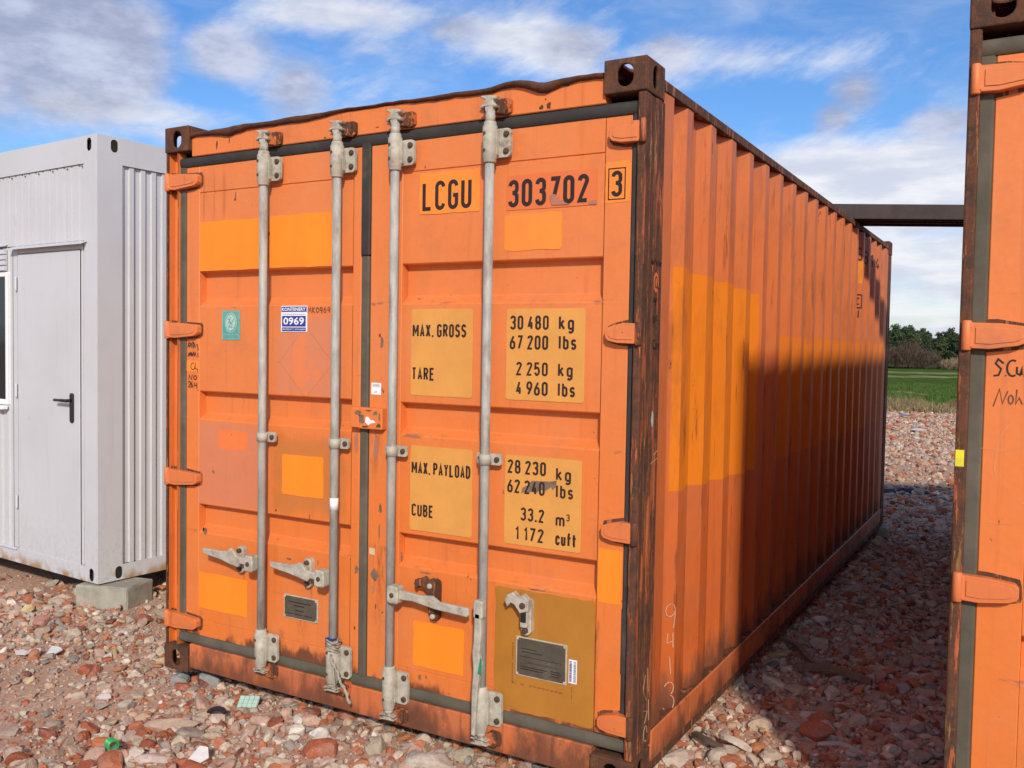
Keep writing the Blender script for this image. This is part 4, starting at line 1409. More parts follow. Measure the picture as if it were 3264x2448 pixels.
strokes_mesh('handwriting', mk, .0032, lambda u, v, d: (u, YD - .0002 - d * .6, v), M['faded_marker'], dl)
# teal classification label
st = sheet('class_label', .357, .472, 1.592, 1.728, M['teal'], dl, y=YD, r=.004, jit=0)
strokes_mesh('emblem', [arc(.4145, 1.672, .036, .044, 0, 360, 24)], .003, lambda u, v, d: (u, YT - d * .5 - .0002, v), M['teal_l'], st)
bm = bmesh.new()
add_prism(bm, arc(.4145, 1.672, .030, .037, 0, 345, 23), 'y', YT - .0016, YT - .0003)
fin('emblem', bm, M['teal_l'], st)
rnd = random.Random(12)
strokes_mesh('emblem', [[(.405, 1.645), (.412, 1.668), (.406, 1.684), (.418, 1.698)], [(.423, 1.646), (.416, 1.668), (.426, 1.676), (.436, 1.690)], [(.398, 1.672), (.412, 1.676), (.43, 1.66)], [(.400, 1.652), (.428, 1.652)], [(.396, 1.69), (.412, 1.684)]], .0035,
             lambda u, v, d: (u, YT - .0018 - d * .5, v), M['teal'], st)
font_text('Germanischer Lloyd', .365, .464, 1.612, 1.622, st, YT - .0012, M['teal_l'])
strokes_mesh('label_border', [[(.361, 1.597), (.468, 1.597), (.468, 1.724), (.361, 1.724), (.361, 1.597)]], .0014, lambda u, v, d: (u, YT - d * .5 - .0002, v), M['teal_l'], st)

# handwriting on the left stile
sheet('paint_patch', .1205, .2025, 1.438, 1.492, M['amber2'], dl, y=.0296, r=.012, jit=.002)
def scr(n, x0, z0, w_, h_, seed):
    r_ = random.Random(seed)
    pts = []
    for i in range(n):
        pts.append((x0 + w_ * (i / n) + r_.uniform(-.003, .003), z0 + (h_ if i % 2 else 0) * r_.uniform(.6, 1) + r_.uniform(-.002, .002)))
    return pts
wr = [scr(12, .130, 1.552, .060, .030, 1), scr(9, .132, 1.560, .05, .024, 2), scr(11, .130, 1.512, .060, .020, 3), scr(8, .135, 1.516, .05, .018, 4), [(.196, 1.530), (.199, 1.508)], [(.192, 1.57), (.199, 1.545), (.194, 1.54)]]
strokes_mesh('handwriting', wr, .0038, lambda u, v, d: (u, .0298 - d * .7, v), M['marker'], dl)
wr = [arc(.165, 1.465, .014, .016, 60, 320) + [(.182, 1.484), (.180, 1.455), (.196, 1.452), (.194, 1.440)],
      [(.136, 1.400), (.140, 1.424), (.155, 1.402), (.160, 1.426)], arc(.180, 1.412, .010, .010, 0, 360),
      [(.136, 1.383)] + arc(.142, 1.386, .007, .007, 150, -20) + [(.134, 1.366), (.148, 1.366)], [(.160, 1.392), (.152, 1.375)] + arc(.158, 1.372, .006, .006, 160, 480), [(.170, 1.368), (.171, 1.366)], [(.176, 1.388), (.176, 1.374), (.190, 1.376)], [(.190, 1.388), (.192, 1.360)], [(.198, 1.356), (.199, 1.352)]]
strokes_mesh('handwriting', wr, .0034, lambda u, v, d: (u, .0284 - d * .7, v), M['marker'], dl)

# scraped remains of labels, chips and dents
def scab(cx, cz, w_, h_, mat, parent, seed, y=.0296, k=13):
    r_ = random.Random(seed)
    pts = [(cx + w_ / 2 * math.cos(6.283 * i / k) * r_.uniform(.45, 1.1), cz + h_ / 2 * math.sin(6.283 * i / k) * r_.uniform(.45, 1.1)) for i in range(k)]
    return prism('scraped_patch', pts, 'y', y - .0009, y + .0003, mat, parent)
for q_, (cx_, cz_, w_, h_, m_, p_) in enumerate(((1.288, 1.595, .018, .055, 'smear', dr), (1.277, 1.62, .010, .02, 'marker', dr), (1.262, 1.15, .030, .14, 'tornpink', dr), (1.160, 1.17, .024, .12, 'tornpink', dl), (1.288, .905, .022, .045, 'smear', dr),
                                                 (1.284, .80, .008, .09, 'smear', dr), (1.262, .62, .045, .06, 'smear', dr), (1.165, .63, .028, .05, 'smear', dl), (1.256, .56, .018, .04, 'tornpink', dr), (1.27, .49, .008, .03, 'rust', dr), (1.158, .38, .008, .02, 'rust', dl), (1.305, .47, .008, .012, 'rust', dr))):
    scab(cx_, cz_, w_, h_, M[m_], p_, q_)
for q_, (cx_, cz_, w_, h_, m_, p_) in enumerate(((.245, .690, .030, .040, 'smear', dl), (.238, .695, .014, .022, 'rust', dl), (.300, .975, .016, .022, 'smear', dl), (.78, .625, .030, .014, 'smear', dl), (.95, .63, .006, .03, 'smear', dl), (.44, 2.25, .010, .040, 'smear', dl), (.435, 2.232, .012, .018, 'rust', dl),
                                                 (1.50, .235, .018, .030, 'smear', dr), (1.53, .24, .010, .02, 'smear', dr), (1.49, .30, .01, .01, 'rust', dr), (.90, .826, .008, .026, 'rust', dl), (.70, .835, .01, .012, 'rust', dl), (1.02, 2.36, .006, .02, 'rust', dl), (1.40, .72, .010, .04, 'smear', dr), (1.52, .665, .07, .008, 'smear', dr), (2.03, .672, .10, .008, 'smear', dr))):
    scab(cx_, cz_, w_, h_, M[m_], p_, 50 + q_, y=.0312)
for q_, (cx_, cz_, w_, h_) in enumerate(((2.020, 2.462, .022, .022), (2.050, 2.466, .024, .030), (2.036, 2.490, .006, .008), (.33, 2.49, .010, .06), (.41, 2.50, .006, .04), (.62, 2.458, .012, .014), (.98, 2.456, .016, .008), (1.26, 2.47, .02, .006), (2.12, 2.53, .04, .01))):
    scab(cx_, cz_, w_, h_, M['rust'], main, 90 + q_, y=.0196)
box('black_patch', .648, .656, .0270, .0298, 2.062, 2.074, M['gasket2'], dl, .001)
box('seal_patch', 2.3775, 2.4042, .0225, .03, .42, .66, M['gasket2'], main, .004)
# small labels
st = sheet('small_label', 1.236, 1.286, 1.376, 1.424, M['white'], dr, y=.0296, r=.001, jit=.001)
font_text('WMMI', 1.241, 1.278, 1.405, 1.419, st, .0282, M['marker'])
font_text('AV', 1.252, 1.268, 1.382, 1.391, st, .0282, M['marker'])
sheet('small_label', 1.234, 1.262, .706, .733, M['cream'], dr, y=.0296, r=.001, jit=.001)


def plate(x0, x1, z0, z1, parent, lines, label):
    o = box('data_plate', x0, x1, .0262, .0308, z0, z1, M['plate_edge'], parent, .001, label)
    box('plate_face', x0 + .006, x1 - .006, .0248, .0261, z0 + .005, z1 - .005, M['plate'], o, 0)
    for (s_, fx0, fx1, fz0, fz1) in lines:
        X0, X1 = x0 + (x1 - x0) * fx0, x0 + (x1 - x0) * fx1
        Z0, Z1 = z0 + (z1 - z0) * fz0, z0 + (z1 - z0) * fz1
        if s_ is None:
            box('print_line', X0, X1, .0240, .0246, Z0, Z1, M['ink'], o, 0)
        else:
            font_text(s_, X0, X1, Z0, Z1, o, .0243, M['ink'])
    for px, pz in ((x0 + .008, z0 + .008), (x1 - .008, z0 + .008), (x0 + .008, z1 - .008), (x1 - .008, z1 - .008)):
        bolt(o, px, pz, [(.0055, .0262), (.0055, .0225)], M['plate_edge'], 8).name = 'rivet'
    return o


plate(.757, .955, .364, .468, dl, [(None, .15, .80, .70, .74), (None, .30, .62, .56, .60), (None, .36, .6, .36, .40), (None, .10, .55, .20, .23), (None, .62, .86, .20, .23)], 'small dark data plate with cream edge')
po = plate(1.948, 2.164, .336, .486, dr, [(None, .12, .42, .70, .72), (None, .12, .52, .62, .64), (None, .08, .90, .50, .512), ('ONE DOOR OFF OPERATION', .24, .82, .345, .395), (None, .10, .62, .24, .26), (None, .10, .55, .18, .20), (None, .70, .88, .26, .28), (None, .70, .90, .20, .22), (None, .70, .86, .14, .16)], 'large grey data plate with cream corners')
st = sheet('barcode_label', 2.172, 2.205, .348, .436, M['white'], dr, y=.0286, r=.001, jit=0)
bm = bmesh.new()
rnd = random.Random(9)
zz = .353
while zz < .431:
    hh_ = rnd.choice((.0012, .002, .003))
    add_box(bm, 2.175, 2.185, .0262, .0272, zz, zz + hh_)
    add_box(bm, 2.192, 2.202, .0262, .0272, zz, zz + hh_ * .7)
    zz += hh_ + rnd.choice((.0014, .002))
fin('barcode', bm, plain_mat('blue black print', (0.05, 0.07, 0.16), bump=0), st)
# weld outline under the big plate
bm = bmesh.new()
for x0_, x1_, z0_, z1_ in ((1.932, 2.186, .300, .305), (1.930, 1.935, .300, .46), (2.183, 2.187, .27, .335)):
    n_ = 14
    for i in range(n_):
        if random.random() < .3: continue
        fx_, fz_ = i / n_, (i + .8) / n_
        if x1_ - x0_ > z1_ - z0_:
            add_box(bm, x0_ + (x1_ - x0_) * fx_, x0_ + (x1_ - x0_) * fz_, .0285, .0299, z0_ + random.uniform(-.001, .001), z1_)
        else:
            add_box(bm, x0_, x1_, .0285, .0299, z0_ + (z1_ - z0_) * fx_, z0_ + (z1_ - z0_) * fz_)
fin('weld_scar', bm, plain_mat('rust stained weld', (0.28, 0.10, 0.035)), dr)
# grey primer and white band on the second rod
bm = bmesh.new(); add_lathe(bm, [(.0183, .885), (.0183, .935)], 1.084, -.022, 18); fin('white_band', bm, M['white'], rods[1])
mrope = plain_mat('dirty rope', (0.40, 0.36, 0.29), .95, 0, .4, (.15, .11, .08), .6, 60, .9)
def rope(name, pts, r0, parent):
    bm = bmesh.new()
    rings = []
    for i, p in enumerate(pts):
        p = Vector(p)
        q = Vector(pts[min(i + 1, len(pts) - 1)]) - Vector(pts[max(i - 1, 0)])
        q.normalize()
        a = q.orthogonal().normalized(); b_ = q.cross(a)
        k = r0 * (1 + .22 * math.sin(i * 2.2)) * (.4 if i in (0, len(pts) - 1) else 1)
        rings.append([bm.verts.new(p + (a * math.cos(j * math.pi / 4 + i * .5) + b_ * math.sin(j * math.pi / 4 + i * .5)) * k) for j in range(8)])
    for u_, v_ in zip(rings, rings[1:]):
        for j in range(8): bm.faces.new((u_[j], u_[(j + 1) % 8], v_[(j + 1) % 8], v_[j]))
    return fin(name, bm, mrope, parent, smooth=True)
rnd = random.Random(5)
kn = []
for i in range(46):
    a_ = i * .62
    kn.append((1.086 + (.027 + rnd.uniform(-.002, .005)) * math.cos(a_), -.024 + (.027 + rnd.uniform(-.002, .005)) * math.sin(a_), .336 - i * .00115 - .008 * math.sin(a_ * 1.0 + 1)))
kn += [(1.100, -.052, .275), (1.104, -.056, .255), (1.108, -.058, .235)]
rope('rope_knot', kn, .0052, rods[1])
rope('rope_tail', [(1.098 + .006 * f_ + .003 * math.sin(f_ * 2.2), -.055 - .004 * math.sin(f_ * .8), .270 - f_ * .0095) for f_ in range(20)], .0066, rods[1])
rope('rope_tail', [(1.106 + .003 * f_ * .4, -.050, .262 - f_ * .0095) for f_ in range(16)], .0048, rods[1])
box('blue_string', 1.066, 1.104, -.052, -.020, .332, .340, plain_mat('blue string', (0.02, 0.04, 0.22)), rods[1], .002)

# marks on the right post of the main container
XS = 2.4362
pl_ = lambda u, v, d: (XS + d, u, v)
bm = bmesh.new()
add_prism(bm, [(.137 + .024 * math.cos(a_ * math.pi / 8), 1.822 + .036 * math.sin(a_ * math.pi / 8)) for a_ in range(16)], 'x', XS - .0003, XS + .0006)
fin('paint_dot', bm, M['sticker_o'], main)
XS2 = XS + .0006
strokes_mesh('handwriting', [arc(.135, 1.822, .012, .020, 60, 400) + [(.150, 1.80), (.162, 1.808)]], .0035, lambda u, v, d: (XS2 + d, u, v), M['marker'], main)
wr = [scr(14, .085, 1.885, .105, .020, 11), [(.115, 1.755), (.150, 1.760)], [(.122, 1.768), (.138, 1.742)], [(.142, 1.770), (.132, 1.742)],
      [(.115, 1.705)] + arc(.122, 1.690, .008, .012, 90, 400), [(.150, 1.706), (.140, 1.688), (.154, 1.690)], arc(.128, 1.600, .012, .016, 50, 320), arc(.150, 1.592, .008, .010, 0, 360), [(.176, 1.606), (.178, 1.590)]]
strokes_mesh('handwriting', wr, .0036, pl_, M['marker'], main)
bm = bmesh.new()
add_prism(bm, [(.118, 1.325), (.128, 1.30), (.138, 1.315), (.136, 1.350), (.126, 1.362)], 'x', XS - .0002, XS + .0007)
fin('sticker_scrap', bm, M['teal_l'], main)
bm = bmesh.new()
add_prism(bm, [(.124, 1.285), (.132, 1.265), (.138, 1.285), (.132, 1.298)], 'x', XS - .0002, XS + .0007)
fin('sticker_scrap', bm, plain_mat('pink scrap', (.55, .12, .2), .6), main)
wr = [[(.12, .40), (.10, .35), (.135, .30)], [(.14, .42), (.15, .33)], [(.11, .27), (.145, .26), (.12, .22)], arc(.13, .18, .016, .03, 0, 300, 8), [(.155, .30), (.16, .22)], [(.15, 1.20), (.19, 1.215)], [(.12, 1.17), (.185, 1.185)]]
strokes_mesh('chalk_mark', wr, .0013, pl_, plain_mat('pale scratch', (.50, .36, .22), .9, 0, .3), main)
# chalk 9413 down the first corrugation
def side_place(u, v, d):
    return (2.428 - corr_in(u) + .0015 + d, u, v)
wr = [arc(.425, .560, .022, .026, 0, 360) + [(.447, .54), (.440, .488)],
      [(.415, .470), (.412, .432), (.440, .436)], [(.438, .470), (.440, .41)],
      [(.425, .375), (.432, .305)],
      arc(.425, .248, .022, .026, 150, -60, 7), arc(.425, .190, .026, .032, 70, -150, 8)]
strokes_mesh('chalk_number', wr, .0030, side_place, M['chalk'], main)
# stencil G B 1 4 high on the far end of the side wall, size mark below
def fine(polys, step=.012):
    out = []
    for p in polys:
        q = [p[0]]
        for a_, b_ in zip(p, p[1:]):
            k_ = max(1, int(math.dist(a_, b_) / step))
            for s_ in range(1, k_ + 1): q.append((a_[0] + (b_[0] - a_[0]) * s_ / k_, a_[1] + (b_[1] - a_[1]) * s_ / k_))
        out.append(q)
    return out
for k_, ch in enumerate('GB14'):
    y0_ = 4.474 + .293 * k_
    polys, sw = layout(ch, y0_, y0_ + .074, 2.29, 2.395, .15)
    strokes_mesh('lettering', fine(polys), .012, side_place, M['ink'], main)
polys, sw = layout('C', 4.484, 4.522, 1.950, 2.010, .16)
strokes_mesh('lettering', fine(polys), .009, side_place, M['ink'], main)
strokes_mesh('letter_frame', fine([[(4.42, 1.930), (4.545, 1.930), (4.545, 2.030), (4.42, 2.030), (4.42, 1.930)]]), .009, side_place, M['ink'], main)
strokes_mesh('lettering', fine([[(4.51, 1.91), (4.51, 1.855)]]), .011, side_place, M['ink'], main)

# right container: marks on the visible strip and tape on its post
sheet('tape', .004, .0265, 1.272, 1.318, M['yellow'], rc, y=.0034, r=.001, jit=.0006, label='yellow tape')
wr = [[(.112, 1.560), (.098, 1.572), (.092, 1.560), (.106, 1.545), (.100, 1.528), (.088, 1.526)], [(.116, 1.528), (.118, 1.526)], arc(.134, 1.548, .014, .022, 60, 300), [(.144, 1.552), (.144, 1.534), (.152, 1.530), (.156, 1.552), (.156, 1.530)], [(.166, 1.580), (.163, 1.528), (.176, 1.534), (.166, 1.552)],
      [(.190, 1.56), (.192, 1.53), (.205, 1.55)]]
strokes_mesh('handwriting', wr, .0048, lambda u, v, d: (u + .002, .0298 - d * .7, v), M['marker'], dl2)
wr = [[(.090, 1.442), (.104, 1.490), (.112, 1.450), (.124, 1.485)], arc(.132, 1.462, .006, .012, 0, 360), [(.146, 1.49), (.144, 1.45), (.152, 1.468), (.160, 1.45)], [(.172, 1.468), (.18, 1.45), (.19, 1.47)]]
strokes_mesh('handwriting', wr, .0040, lambda u, v, d: (u + .002, .0298 - d * .7, v), M['faded_marker'], dl2)
wr = [arc(.20, 1.29, .10, .14, 120, 195, 10), arc(.08, 1.30, .14, .16, -50, 10, 10), arc(.10, 1.40, .11, .08, 250, 330, 8), [(.088, 1.12), (.15, 1.118)]]
strokes_mesh('chalk_mark', wr, .0018, lambda u, v, d: (u, .0298 - d * .5, v), plain_mat('faint chalk', (0.70, 0.27, 0.12), .9), dl2)

# ------------------------------------------------------------------ beam lying across the two roofs
bm = bmesh.new()
p0 = Vector((1.55, 3.63, 2.558)); dirb = Vector((.90, .445, 0)).normalized(); nb = Vector((-dirb.y, dirb.x, 0))
Lb = 2.9
prof = [(0, 0), (.03, 0), (.032, .018), (.12, .020), (.122, .004), (.15, .004), (.152, .020), (.25, .022), (.252, .004), (.285, .004), (.287, .022), (.385, .020), (.387, 0), (.415, 0), (.415, .105), (0, .105)]
va = [bm.verts.new(p0 + nb * u + Vector((0, 0, v))) for u, v in prof]
vb = [bm.verts.new(p0 + dirb * Lb + nb * u + Vector((0, 0, v))) for u, v in prof]
for i in range(len(prof)):
    j = (i + 1) % len(prof)
    bm.faces.new((va[i], va[j], vb[j], vb[i]))
for vv, sgn in ((va, 1), (vb, -1)):
    for tri in tessellate_polygon([[Vector((p[0], p[1], 0)) for p in prof]]):
        bm.faces.new([vv[i] for i in tri][::sgn])
tag(fin('steel_beam', bm, M['beam']), 'dark brown ribbed steel beam laid across the roofs of the two orange containers', 'beam')

# ------------------------------------------------------------------ grey site cabin
def cabin_mat():
    mt, t, b = new_mat('pale grey cabin paint')
    c = ocoord(t)
    x, y, z = t.sep(c)
    col = t.mix(t.sm(t.noise(c, 1.4, 5, .6), .35, .7), (0.535, 0.540, 0.565), (0.50, 0.500, 0.515))
    st = t.sm(t.noise(t.scale(c, (16, 16, .8)), 1, 5, .65), .55, .8)
    col = t.mix(t.m('MULTIPLY', st, .30), col, (0.37, 0.355, 0.34))
    ru = t.noise(c, 9, 7, .72)
    lowr = t.m('MULTIPLY', t.sm(t.m('ADD', z, t.m('MULTIPLY', t.noise(t.scale(c, (1, 1, .3)), 4.5, 6, .7), .18)), .165, .09), t.sm(t.noise(c, 3.3, 4, .6), .44, .54))
    spl = t.m('MULTIPLY', t.sm(z, .55, .05), t.sm(t.noise(c, 26, 7, .75), .45, .68))
    col = t.mix(t.m('MULTIPLY', spl, .35), col, (0.36, 0.30, 0.25))
    scf = t.sm(t.noise(t.scale(c, (5, 5, 1.2)), 3.1, 8, .76), .66, .69)
    col = t.mix(t.m('MULTIPLY', scf, .5), col, (0.28, 0.27, 0.27))
    col = t.mix(t.m('MULTIPLY', lowr, .95), col, (0.34, 0.20, 0.09))
    chips = t.sm(t.noise(t.scale(c, (2, 2, 1)), 13, 6, .75), .70, .72)
    hi = t.sm(z, 2.35, 2.6)
    col = t.mix(t.m('MULTIPLY', t.m('MULTIPLY', chips, hi), .8), col, (0.16, 0.09, 0.06))
    t.set(b.inputs['Base Color'], col)
    b.inputs['Roughness'].default_value = .42
    t.set(b.inputs['Normal'], t.bump(t.m('ADD', t.m('MULTIPLY', t.noise(c, 2.2, 3, .5), 5), t.m('MULTIPLY', t.noise(c, 60, 4, .6), .3)), .2, .004))
    return mt


MC = cabin_mat()
M['glass'] = plain_mat('dark window glass', (0.010, 0.014, 0.020), .06, 0, .1, (0.02, .025, .03), .2, 3, 0)
cab = empty('site_cabin', (CAB[0], CAB[1], .05), CAB[2])
tag(cab, 'pale grey steel site cabin with a plain door and black lever handle', 'cabin')
H = 2.80; LX = -5.95; DY = 2.43
# four corner posts, frames
def post_hole(parent, mat):
    bm = bmesh.new()
    return bm
def frame_plate_front(x0, x1, z0, z1, hx, hz, hw=.052, hh=.082, y=0.0):
    bm = bmesh.new()
    add_hole_plate(bm, x1 - x0, z1 - z0, hw, hh, lambda u, v, d: ((x0 + x1) / 2 + u, y + d, (z0 + z1) / 2 + v), .004, 20)
    return fin('corner_plate', bm, MC, cab)
def frame_plate_side(y0, y1, z0, z1, hw=.050, hh=.080, x=0.0):
    bm = bmesh.new()
    add_hole_plate(bm, y1 - y0, z1 - z0, hw, hh, lambda u, v, d: (x - d, (y0 + y1) / 2 + u, (z0 + z1) / 2 + v), .004, 20)
    return fin('corner_plate', bm, MC, cab)
frame_plate_front(-.178, 0, 2.685, 2.798, 0, 0)
frame_plate_front(-.142, 0, .003, .100, 0, 0)
frame_plate_side(.0041, .226, 2.685, 2.798)
frame_plate_side(.0041, .284, .003, .100)
box('corner_fill', -.0035 - .17, -.0045, .030, .20, 2.690, 2.795, M['dark'], cab, 0)
box('corner_fill', -.135, -.0045, .030, .27, .008, .095, M['dark'], cab, 0)
box('corner_post', -.1420, 0, 0, .17, .1002, 2.6848, MC, cab, 0)
box('corner_post', -.60 + LX + .45, LX + .0, 0, .17, .003, 2.798, MC, cab, .006)
box('corner_post', -.15, -.0003, DY - .17, DY, .003, 2.798, MC, cab, .006)
box('frame_gusset', -.1780, -.1422, 0, .15, 2.6285, 2.6848, MC, cab, 0)
box('frame_gusset', -.15, 0, .1702, .2260, 2.6320, 2.6848, MC, cab, 0)
box('corner_post', LX - .15, LX, DY - .17, DY, .003, 2.798, MC, cab, .006)
box('top_frame', LX, -.1782, 0, .15, 2.630, 2.798, MC, cab, 0)
box('bottom_frame', LX, -.1422, 0, .15, .003, .099, MC, cab, 0)
box('top_frame', -.15, 0, .2262, DY - .171, 2.632, 2.798, MC, cab, 0)
box('bottom_frame', -.15, 0, .2842, DY - .171, .003, .099, MC, cab, 0)
box('top_frame', LX, -.151, DY - .15, DY, 2.632, 2.798, MC, cab, .005)
box('roof', LX - .10, -.02, .02, DY - .02, 2.799, 2.803, MC, cab, 0)
box('wall', LX, -.151, DY - .09, DY - .02, .10, 2.63, MC, cab, 0)
box('wall', LX - .07, LX - .02, .171, DY - .171, .10, 2.63, MC, cab, 0)
# short side: ribbed sheet
bm = bmesh.new()
ys = [(.171, .012), (.188, .012), (.1885, .022), (.222, .022), (.226, .008), (.256, .008), (.262, .024), (.305, .024)]
yy_ = .305
while yy_ < DY - .25:
    ys += [(yy_ + .004, .010), (yy_ + .034, .010), (yy_ + .040, .024), (yy_ + .078, .024)]
    yy_ += .078
ys += [(DY - .171, .024)]
ra = [bm.verts.new((-d, y_, .0995)) for y_, d in ys]; rb = [bm.verts.new((-d, y_, 2.6315)) for y_, d in ys]
for i in range(len(ys) - 1): bm.faces.new((ra[i], ra[i + 1], rb[i + 1], rb[i]))
fin('ribbed_panel', bm, MC, cab)
# long side: ribbed sheet right of and above the door, door, louvre, window
bm = bmesh.new()
zs_ = (2.155, 2.628)
xs_ = [-.160]
pr = [(-.1425, .004), (-.160, .004), (-.1605, .012), (-.205, .012)]
xx = -.205
while xx > -1.62:
    pr += [(xx - .004, .022), (xx - .014, .022), (xx - .018, .010), (xx - .084, .010)]
    xx -= .084
ra = [bm.verts.new((x_, d, zs_[0])) for x_, d in pr]; rb = [bm.verts.new((x_, d, zs_[1])) for x_, d in pr]
for i in range(len(pr) - 1): bm.faces.new((ra[i], ra[i + 1], rb[i + 1], rb[i]))
fin('ribbed_panel', bm, MC, cab)
for k_ in range(9):
    bolt(cab, -.170 - k_ * .168, 2.612, [(.005, .006), (.005, .002)], M['bolt'], 6).name = 'rivet'
bm = bmesh.new()
pr = [(-1.016, .010)]
xx = -1.016
while xx > LX + .1:
    pr += [(xx - .030, .010), (xx - .034, .022), (xx - .062, .022), (xx - .066, .010)]
    xx -= .096
ra = [bm.verts.new((x_, d, .0995)) for x_, d in pr]; rb = [bm.verts.new((x_, d, 2.6285 if x_ < -1.62 else 2.150)) for x_, d in pr]
for i in range(len(pr) - 1): bm.faces.new((ra[i], ra[i + 1], rb[i + 1], rb[i]))
fin('ribbed_panel', bm, MC, cab)
prism('drip_ledge', [(-.042, 2.126), (-.042, 2.132), (.009, 2.153), (.009, 2.147)], 'x', -1.0, -.112, MC, cab)
prism('drip_ledge', [(-.012, 2.158), (-.012, 2.163), (.010, 2.176), (.010, 2.170)], 'x', -1.9, -1.078, MC, cab)
dc = box('door', -.945, -.200, .004, .045, .093, 2.098, MC, cab, .004)
box('door_frame', -.1985, -.1430, .010, .06, .1005, 2.148, MC, cab, .004)
box('door_frame', -1.014, -.9475, .010, .06, .1005, 2.148, MC, cab, .004)
box('door_frame', -.9465, -.1995, .014, .06, 2.1005, 2.148, MC, cab, .003)
box('door_trim', -.1720, -.1640, .004, .0095, .1015, 2.14, MC, cab, .002)
prism('threshold', [(-.012, .092), (-.012, .098), (.003, .104), (.003, .098)], 'x', -1.6, -.952, MC, cab)
msl = plain_mat('dark door gap', (0.06, 0.06, 0.065), .7)  # thin dark strips added to draw the dark lines of the door gap
box('door_gap_line', -.1998, -.1988, .006, .03, .096, 2.098, msl, cab, 0)
box('door_gap_line', -.9472, -.9455, .006, .03, .096, 2.098, msl, cab, 0)
box('door_gap_line', -.946, -.1998, .008, .03, 2.0982, 2.1003, msl, cab, 0)
for z_ in (.42, 1.18, 1.90):
    bm = bmesh.new()
    add_lathe(bm, [(.008, z_ - .045), (.0085, z_ - .04), (.0085, z_ + .04), (.008, z_ + .045)], -.955, -.002, 10)
    fin('door_hinge', bm, MC, dc)
mh = plain_mat('black plastic', (0.018, 0.018, 0.020), .35, 0, .2, bump=0)
bm = bmesh.new()
add_prism(bm, rrect(-.302, -.266, 1.000, 1.190, .016, 4), 'y', -.008, .0035, bev=.002)
add_lathe(bm, [(.011, -.008), (.011, -.040)], -.284, 0, 12, 'y', cz=1.142)
add_lathe(bm, [(.009, -.470 + .05), (.0105, -.284 + .012)], 0, -.040, 12, 'x', cz=1.142)
fin('door_handle', bm, mh, dc)
wf = box('window', -1.95, -1.075, .000, .05, 1.075, 1.985, M['white'], cab, .004)
box('window_pane', -1.90, -1.098, -.002, -.0004, 1.115, 1.955, M['glass'], wf, 0)
bm = bmesh.new()
for i in range(4):
    z_ = 1.992 + i * .037
    add_prism(bm, [(.004, z_), (-.014, z_ + .004), (-.010, z_ + .034), (.008, z_ + .034)], 'x', -1.95, -1.078)
fin('louvre', bm, MC, cab)
box('window_sill', -1.98, -1.065, -.045, .0, 1.045, 1.072, M['white'], wf, .004)
# concrete blocks
def block(name, loc, rz, sx, sy, sz, lab, seed):
    bm = bmesh.new()
    add_box(bm, -sx / 2, sx / 2, -sy / 2, sy / 2, 0, sz, .016, seg=2)
    rnd = random.Random(seed)
    bmesh.ops.subdivide_edges(bm, edges=bm.edges[:], cuts=2, use_grid_fill=True)
    for v in bm.verts:
        v.co += Vector([rnd.uniform(-.0022, .0022) for _ in range(3)])
    o = fin(name, bm, M['concrete'])
    o.location = loc; o.rotation_euler = (0, 0, rz)
    return tag(o, lab, 'block')
block('concrete_block', (-1.428, .785, -.122), math.radians(17), .37, .28, .166, 'chipped grey concrete block under the near corner of the grey cabin', 2)
block('concrete_block', (2.385, 5.97, -.115), 0.1, .22, .22, .113, 'pale concrete block under the far right corner of the orange container marked LCGU', 3)
block('concrete_block', (-1.50, 2.90, -.14), 0.1, .34, .34, .183, 'concrete block under the hidden rear corner of the grey cabin', 4)
block('concrete_block', (.12, 5.97, -.12), -0.1, .22, .22, .118, 'concrete block under the far left corner of the orange container marked LCGU', 5)


# ------------------------------------------------------------------ single larger lumps in the rubble
def lump(name, xy, r, sc, colr, lab, cat, yaw=0.0, sub=3, cuts=12, dz=0.0, tilt=(0, 0), square=False):
    v, f = ico(sub)
    p = v.copy()
    if square:
        p = np.sign(p) * np.abs(p) ** .35
    for _k in range(cuts):
        nrm = rng.normal(size=3); nrm /= np.linalg.norm(nrm)
        d = rng.uniform(.62, .9) * (1.25 if square else 1)
        ex = np.clip(p @ nrm - d, 0, None)
        p = p - np.outer(ex, nrm)
    p = p * (1 + rng.normal(0, .012, (len(p), 1))) * np.array(sc) * r
    me = np_mesh(name, p, f, False)
    ca = me.color_attributes.new('stone_colour', 'FLOAT_COLOR', 'POINT')
    full = np.ones((len(p), 4), np.float32); full[:, :3] = colr
    ca.data.foreach_set('color', full.ravel())
    me.materials.append(M['stone'])
    o = link(bpy.data.objects.new(name, me))
    o.location = (xy[0], xy[1], float(gz(xy[0], xy[1])) + r * sc[2] * .55 + dz)
    o.rotation_euler = (tilt[0], tilt[1], yaw)
    return tag(o, lab, cat)


BR = (0.40, 0.115, 0.055); OR = (0.52, 0.17, 0.065); PK = (0.47, 0.24, 0.19); BE = (0.50, 0.42, 0.345); GR = (0.33, 0.33, 0.31); TN = (0.45, 0.33, 0.24); WH = (0.66, 0.61, 0.54)
lump('brick_chunk', (1.215, -.245), .052, (1.35, .8, .8), BR, 'largest dark red brick chunk in front of the container doors', 'brick', .4, square=True)
lump('boulder', (1.665, -.125), .072, (1.5, .7, .62), BE, 'large pale beige stone near the sill at the bottom centre', 'stone', .5)
lump('stone', (1.095, -.115), .038, (1.2, .9, .8), WH, 'whitish stone just behind the largest red brick chunk', 'stone', .2)
lump('stone', (1.53, -.045), .035, (1.1, .8, .8), PK, 'pinkish stone close to the sill, right of the third locking rod', 'stone', .2)
lump('brick_chunk', (.385, -.600), .048, (1.35, .75, .7), OR, 'bright orange brick chunk left of the green pipe stub', 'brick', .3)
